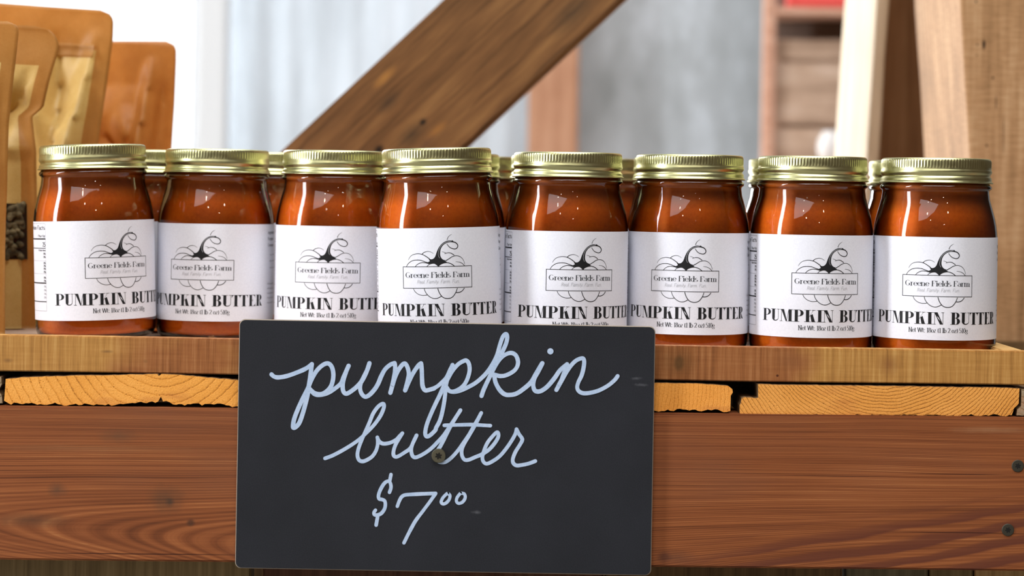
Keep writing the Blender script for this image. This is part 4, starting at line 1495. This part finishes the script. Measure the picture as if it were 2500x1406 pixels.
# ------------------------------------------------------------------ kraft paper pouches
def lerp_list(lst, y):
    lst = sorted(lst)
    if y <= lst[0][0]: return lst[0][1]
    for (a, va), (b, vb2) in zip(lst, lst[1:]):
        if y <= b:
            k_ = (y - a) / (b - a)
            return va + (vb2 - va) * k_
    return lst[-1][1]


def pouch(label, Y, edge_px, top_px, width, thick, seal_mat, body_mat, seed, top_slope=0.0, dents=(), corner=.018, window=None, zip_at=None, yaw=0.0, creases=()):
    """edge_px: [(y,x)] right edge in the picture; top_px: picture y of the top at the right corner"""
    zb = FLZ + .0008
    ctrl = []
    for y, x in edge_px:
        v = P(x, y, Y)
        ctrl.append((v.z, v.x))
    ztop = P(edge_px[0][1], top_px, Y).z
    Hh = ztop - zb
    xc0 = lerp_list(ctrl, zb) - width / 2
    root = empty('paper_pouch', (xc0, Y, zb), (0, 0, yaw))
    tag(root, label, 'pouch', 'stand-up paper pouches')
    nu, nv = 56, 84

    def surf(s, t, side):
        """s in -1..1 across, t in 0..1 up, side -1 front, +1 back"""
        z = zb + t * (Hh + top_slope * (1 - s) / 2)
        re = lerp_list(ctrl, min(z, ztop))
        # round the top corners
        top = (1 - t) * Hh
        inset = 0.0
        if top < corner:
            q_ = corner - top
            inset = corner - math.sqrt(max(0.0, corner * corner - q_ * q_))
        hw_ = width / 2 - inset
        x = (re - width / 2) + s * hw_
        prof = max(0.0, 1 - (t / .84) ** 2.2)
        a_ = max(0.0, 1 - (abs(s) / .88) ** 2.6)
        th = thick / 2 * prof ** .8 * a_ ** .7
        wv = Vector((x * 26 + seed, z * 15, seed * 1.7))
        wr = .0045 * mnoise.noise(wv) + .0022 * mnoise.noise(wv * 2.7)
        wr *= min(1.0, (1 - t) * 6) * (.35 + .65 * a_)
        y = side * (.0006 + th) + wr
        y += .006 * math.sin(s * 2.2 + seed) * t
        for (dz, ds, rz, rs, amt) in dents:
            e_ = ((z - dz) / rz) ** 2 + ((s - ds) / rs) ** 2
            y += amt * math.exp(-e_)
        for (sa, ta_, sb, tb_, amp, wdt) in creases:
            dx_, dy_ = (sb - sa), (tb_ - ta_) * 1.6
            px_, py_ = s - sa, (t - ta_) * 1.6
            l2 = dx_ * dx_ + dy_ * dy_
            k_ = max(0.0, min(1.0, (px_ * dx_ + py_ * dy_) / l2))
            sd = (px_ * dy_ - py_ * dx_) / math.sqrt(l2)
            dd = math.hypot(px_ - k_ * dx_, py_ - k_ * dy_)
            if dd < wdt:
                y += 1.7 * amp * (1 - dd / wdt) * (1.0 if sd > 0 else .55) * (.4 + .6 * math.sin(math.pi * min(.98, max(.02, k_))))
        return Vector((x - xc0, y, z - zb))
    vs, fs, ms = [], [], []
    for side in (-1, 1):
        b_ = len(vs)
        for j in range(nv + 1):
            for i in range(nu + 1):
                vs.append(surf(-1 + 2 * i / nu, j / nv, side))
        for j in range(nv):
            for i in range(nu):
                q_ = (b_ + j * (nu + 1) + i, b_ + j * (nu + 1) + i + 1, b_ + (j + 1) * (nu + 1) + i + 1, b_ + (j + 1) * (nu + 1) + i)
                fs.append(q_ if side < 0 else tuple(reversed(q_)))
                s_ = abs(-1 + 2 * (i + .5) / nu)
                ms.append(1 if (s_ > .86 or (j + .5) / nv > .87) else 0)
    n2 = (nu + 1) * (nv + 1)
    for j in range(nv):
        for i, flip in ((0, False), (nu, True)):
            a_, b_ = j * (nu + 1) + i, (j + 1) * (nu + 1) + i
            q_ = (a_, b_, b_ + n2, a_ + n2)
            fs.append(tuple(reversed(q_)) if flip else q_); ms.append(1)
    for j in (0, nv):
        for i in range(nu):
            a_ = j * (nu + 1) + i
            fs.append((a_, a_ + 1, a_ + 1 + n2, a_ + n2)); ms.append(1)
    o = mesh_obj('pouch_body', vs, fs, [body_mat, seal_mat], root, smooth=True)
    o.data.polygons.foreach_set('material_index', ms)
    if zip_at is not None:
        zv, zf = [], []
        m_ = 40
        for r_, t_ in enumerate((zip_at, zip_at + .006, zip_at + .012, zip_at + .03, zip_at + .036, zip_at + .042)):
            for i in range(m_ + 1):
                v = surf(-.84 + 1.68 * i / m_, t_, -1)
                v.y -= .0011 if r_ in (1, 4) else .0003
                zv.append(v)
        for r_ in range(5):
            for i in range(m_):
                zf.append((r_ * (m_ + 1) + i, r_ * (m_ + 1) + i + 1, (r_ + 1) * (m_ + 1) + i + 1, (r_ + 1) * (m_ + 1) + i))
        mesh_obj('zip_strip', zv, zf, seal_mat, root, smooth=True)
    if window is not None:
        s0, s1, za, zb2 = window
        wv, wf = [], []
        m_ = 20
        for j in range(m_ + 1):
            for i in range(m_ + 1):
                v = surf(s0 + (s1 - s0) * i / m_, (za + (zb2 - za) * j / m_ - zb) / Hh, -1)
                v.y -= .0007
                wv.append(v)
        for j in range(m_):
            for i in range(m_):
                wf.append((j * (m_ + 1) + i, j * (m_ + 1) + i + 1, (j + 1) * (m_ + 1) + i + 1, (j + 1) * (m_ + 1) + i))
        wo = mesh_obj('clear_window', wv, wf, M['pane'], root, smooth=True)
        wo['label'] = 'clear window showing seeds'
        rng = random.Random(11)
        bm = bmesh.new()
        for k_ in range(230):
            v = surf(s0 + (s1 - s0) * rng.uniform(.04, .96), (za + (zb2 - za) * rng.uniform(.05, .95) - zb) / Hh, -1)
            mt = Matrix.Translation(v + Vector((0, -.0012, 0))) @ Matrix.Rotation(rng.uniform(0, 6.28), 4, 'Y') @ Matrix.Rotation(rng.uniform(-.5, .5), 4, 'Z') @ Matrix.Diagonal((.0048, .0016, .0026, 1))
            bmesh.ops.create_icosphere(bm, subdivisions=2, radius=1.0, matrix=mt)
        me = bpy.data.meshes.new('seeds')
        bm.to_mesh(me)
        bm.free()
        me.materials.append(M['seed'])
        me.polygons.foreach_set('use_smooth', [True] * len(me.polygons))
        so = link_mesh('seeds', me, root)
        so['kind'] = 'stuff'
        so['label'] = 'brown striped seeds'
    return root


pouch('orange-brown kraft pouch, farthest right of the pouches, behind the second jar', .295, [(103, 430), (150, 430), (250, 426), (365, 419), (800, 400)], 101, .13, .045, M['kraft_orange'], M['kraft_orange'], 4.2,
      top_slope=-.003, dents=((.045, .1, .02, .2, -.004),), corner=.008, creases=((.45, .62, .2, .2, -.012, .25), (.72, .85, .55, .2, -.012, .16), (.2, .66, .5, .58, .010, .12), (.86, .8, .8, .2, .007, .1)))
pouch('tallest kraft pouch with a zip, behind the crumpled pouch', .215, [(30, 279), (95, 277), (200, 262), (365, 238), (800, 222)], 26, .165, .05, M['kraft_seal'], M['kraft_light'], 1.3,
      top_slope=.009, dents=((.075, .55, .03, .25, .010), (.05, .25, .06, .12, -.008)), corner=.010, zip_at=.845, creases=((.84, .84, .66, .2, -.009, .16), (.5, .85, .62, .55, .007, .14), (.2, .7, .72, .6, -.007, .18), (.35, .5, .6, .25, .006, .2)))
pouch('crumpled kraft pouch with a clear seed window, left of the first jar', .125, [(70, 158), (100, 152), (200, 122), (262, 106), (285, 78), (370, 90), (800, 92)], 66, .15, .04, M['kraft_seal'], M['kraft_light'], 7.7,
      top_slope=.006, dents=((P(0, 275, .125).z, .55, .016, .4, .012), (P(0, 240, .125).z, .3, .03, .5, -.010)), corner=.02,
      creases=((.5, .84, .42, .45, -.006, .14), (.78, .8, .6, .56, .006, .12), (.2, .62, .86, .60, -.006, .08)), window=(-.2, .91, P(0, 632, .125).z, P(0, 497, .125).z))
pouch('kraft pouch cut by the left edge of the photo, nearest of the pouches', .055, [(58, 52), (120, 46), (300, 24), (600, 14), (800, 12)], 54, .13, .04, M['kraft_seal'], M['kraft_light'], 2.9,
      top_slope=-.002, corner=.008)
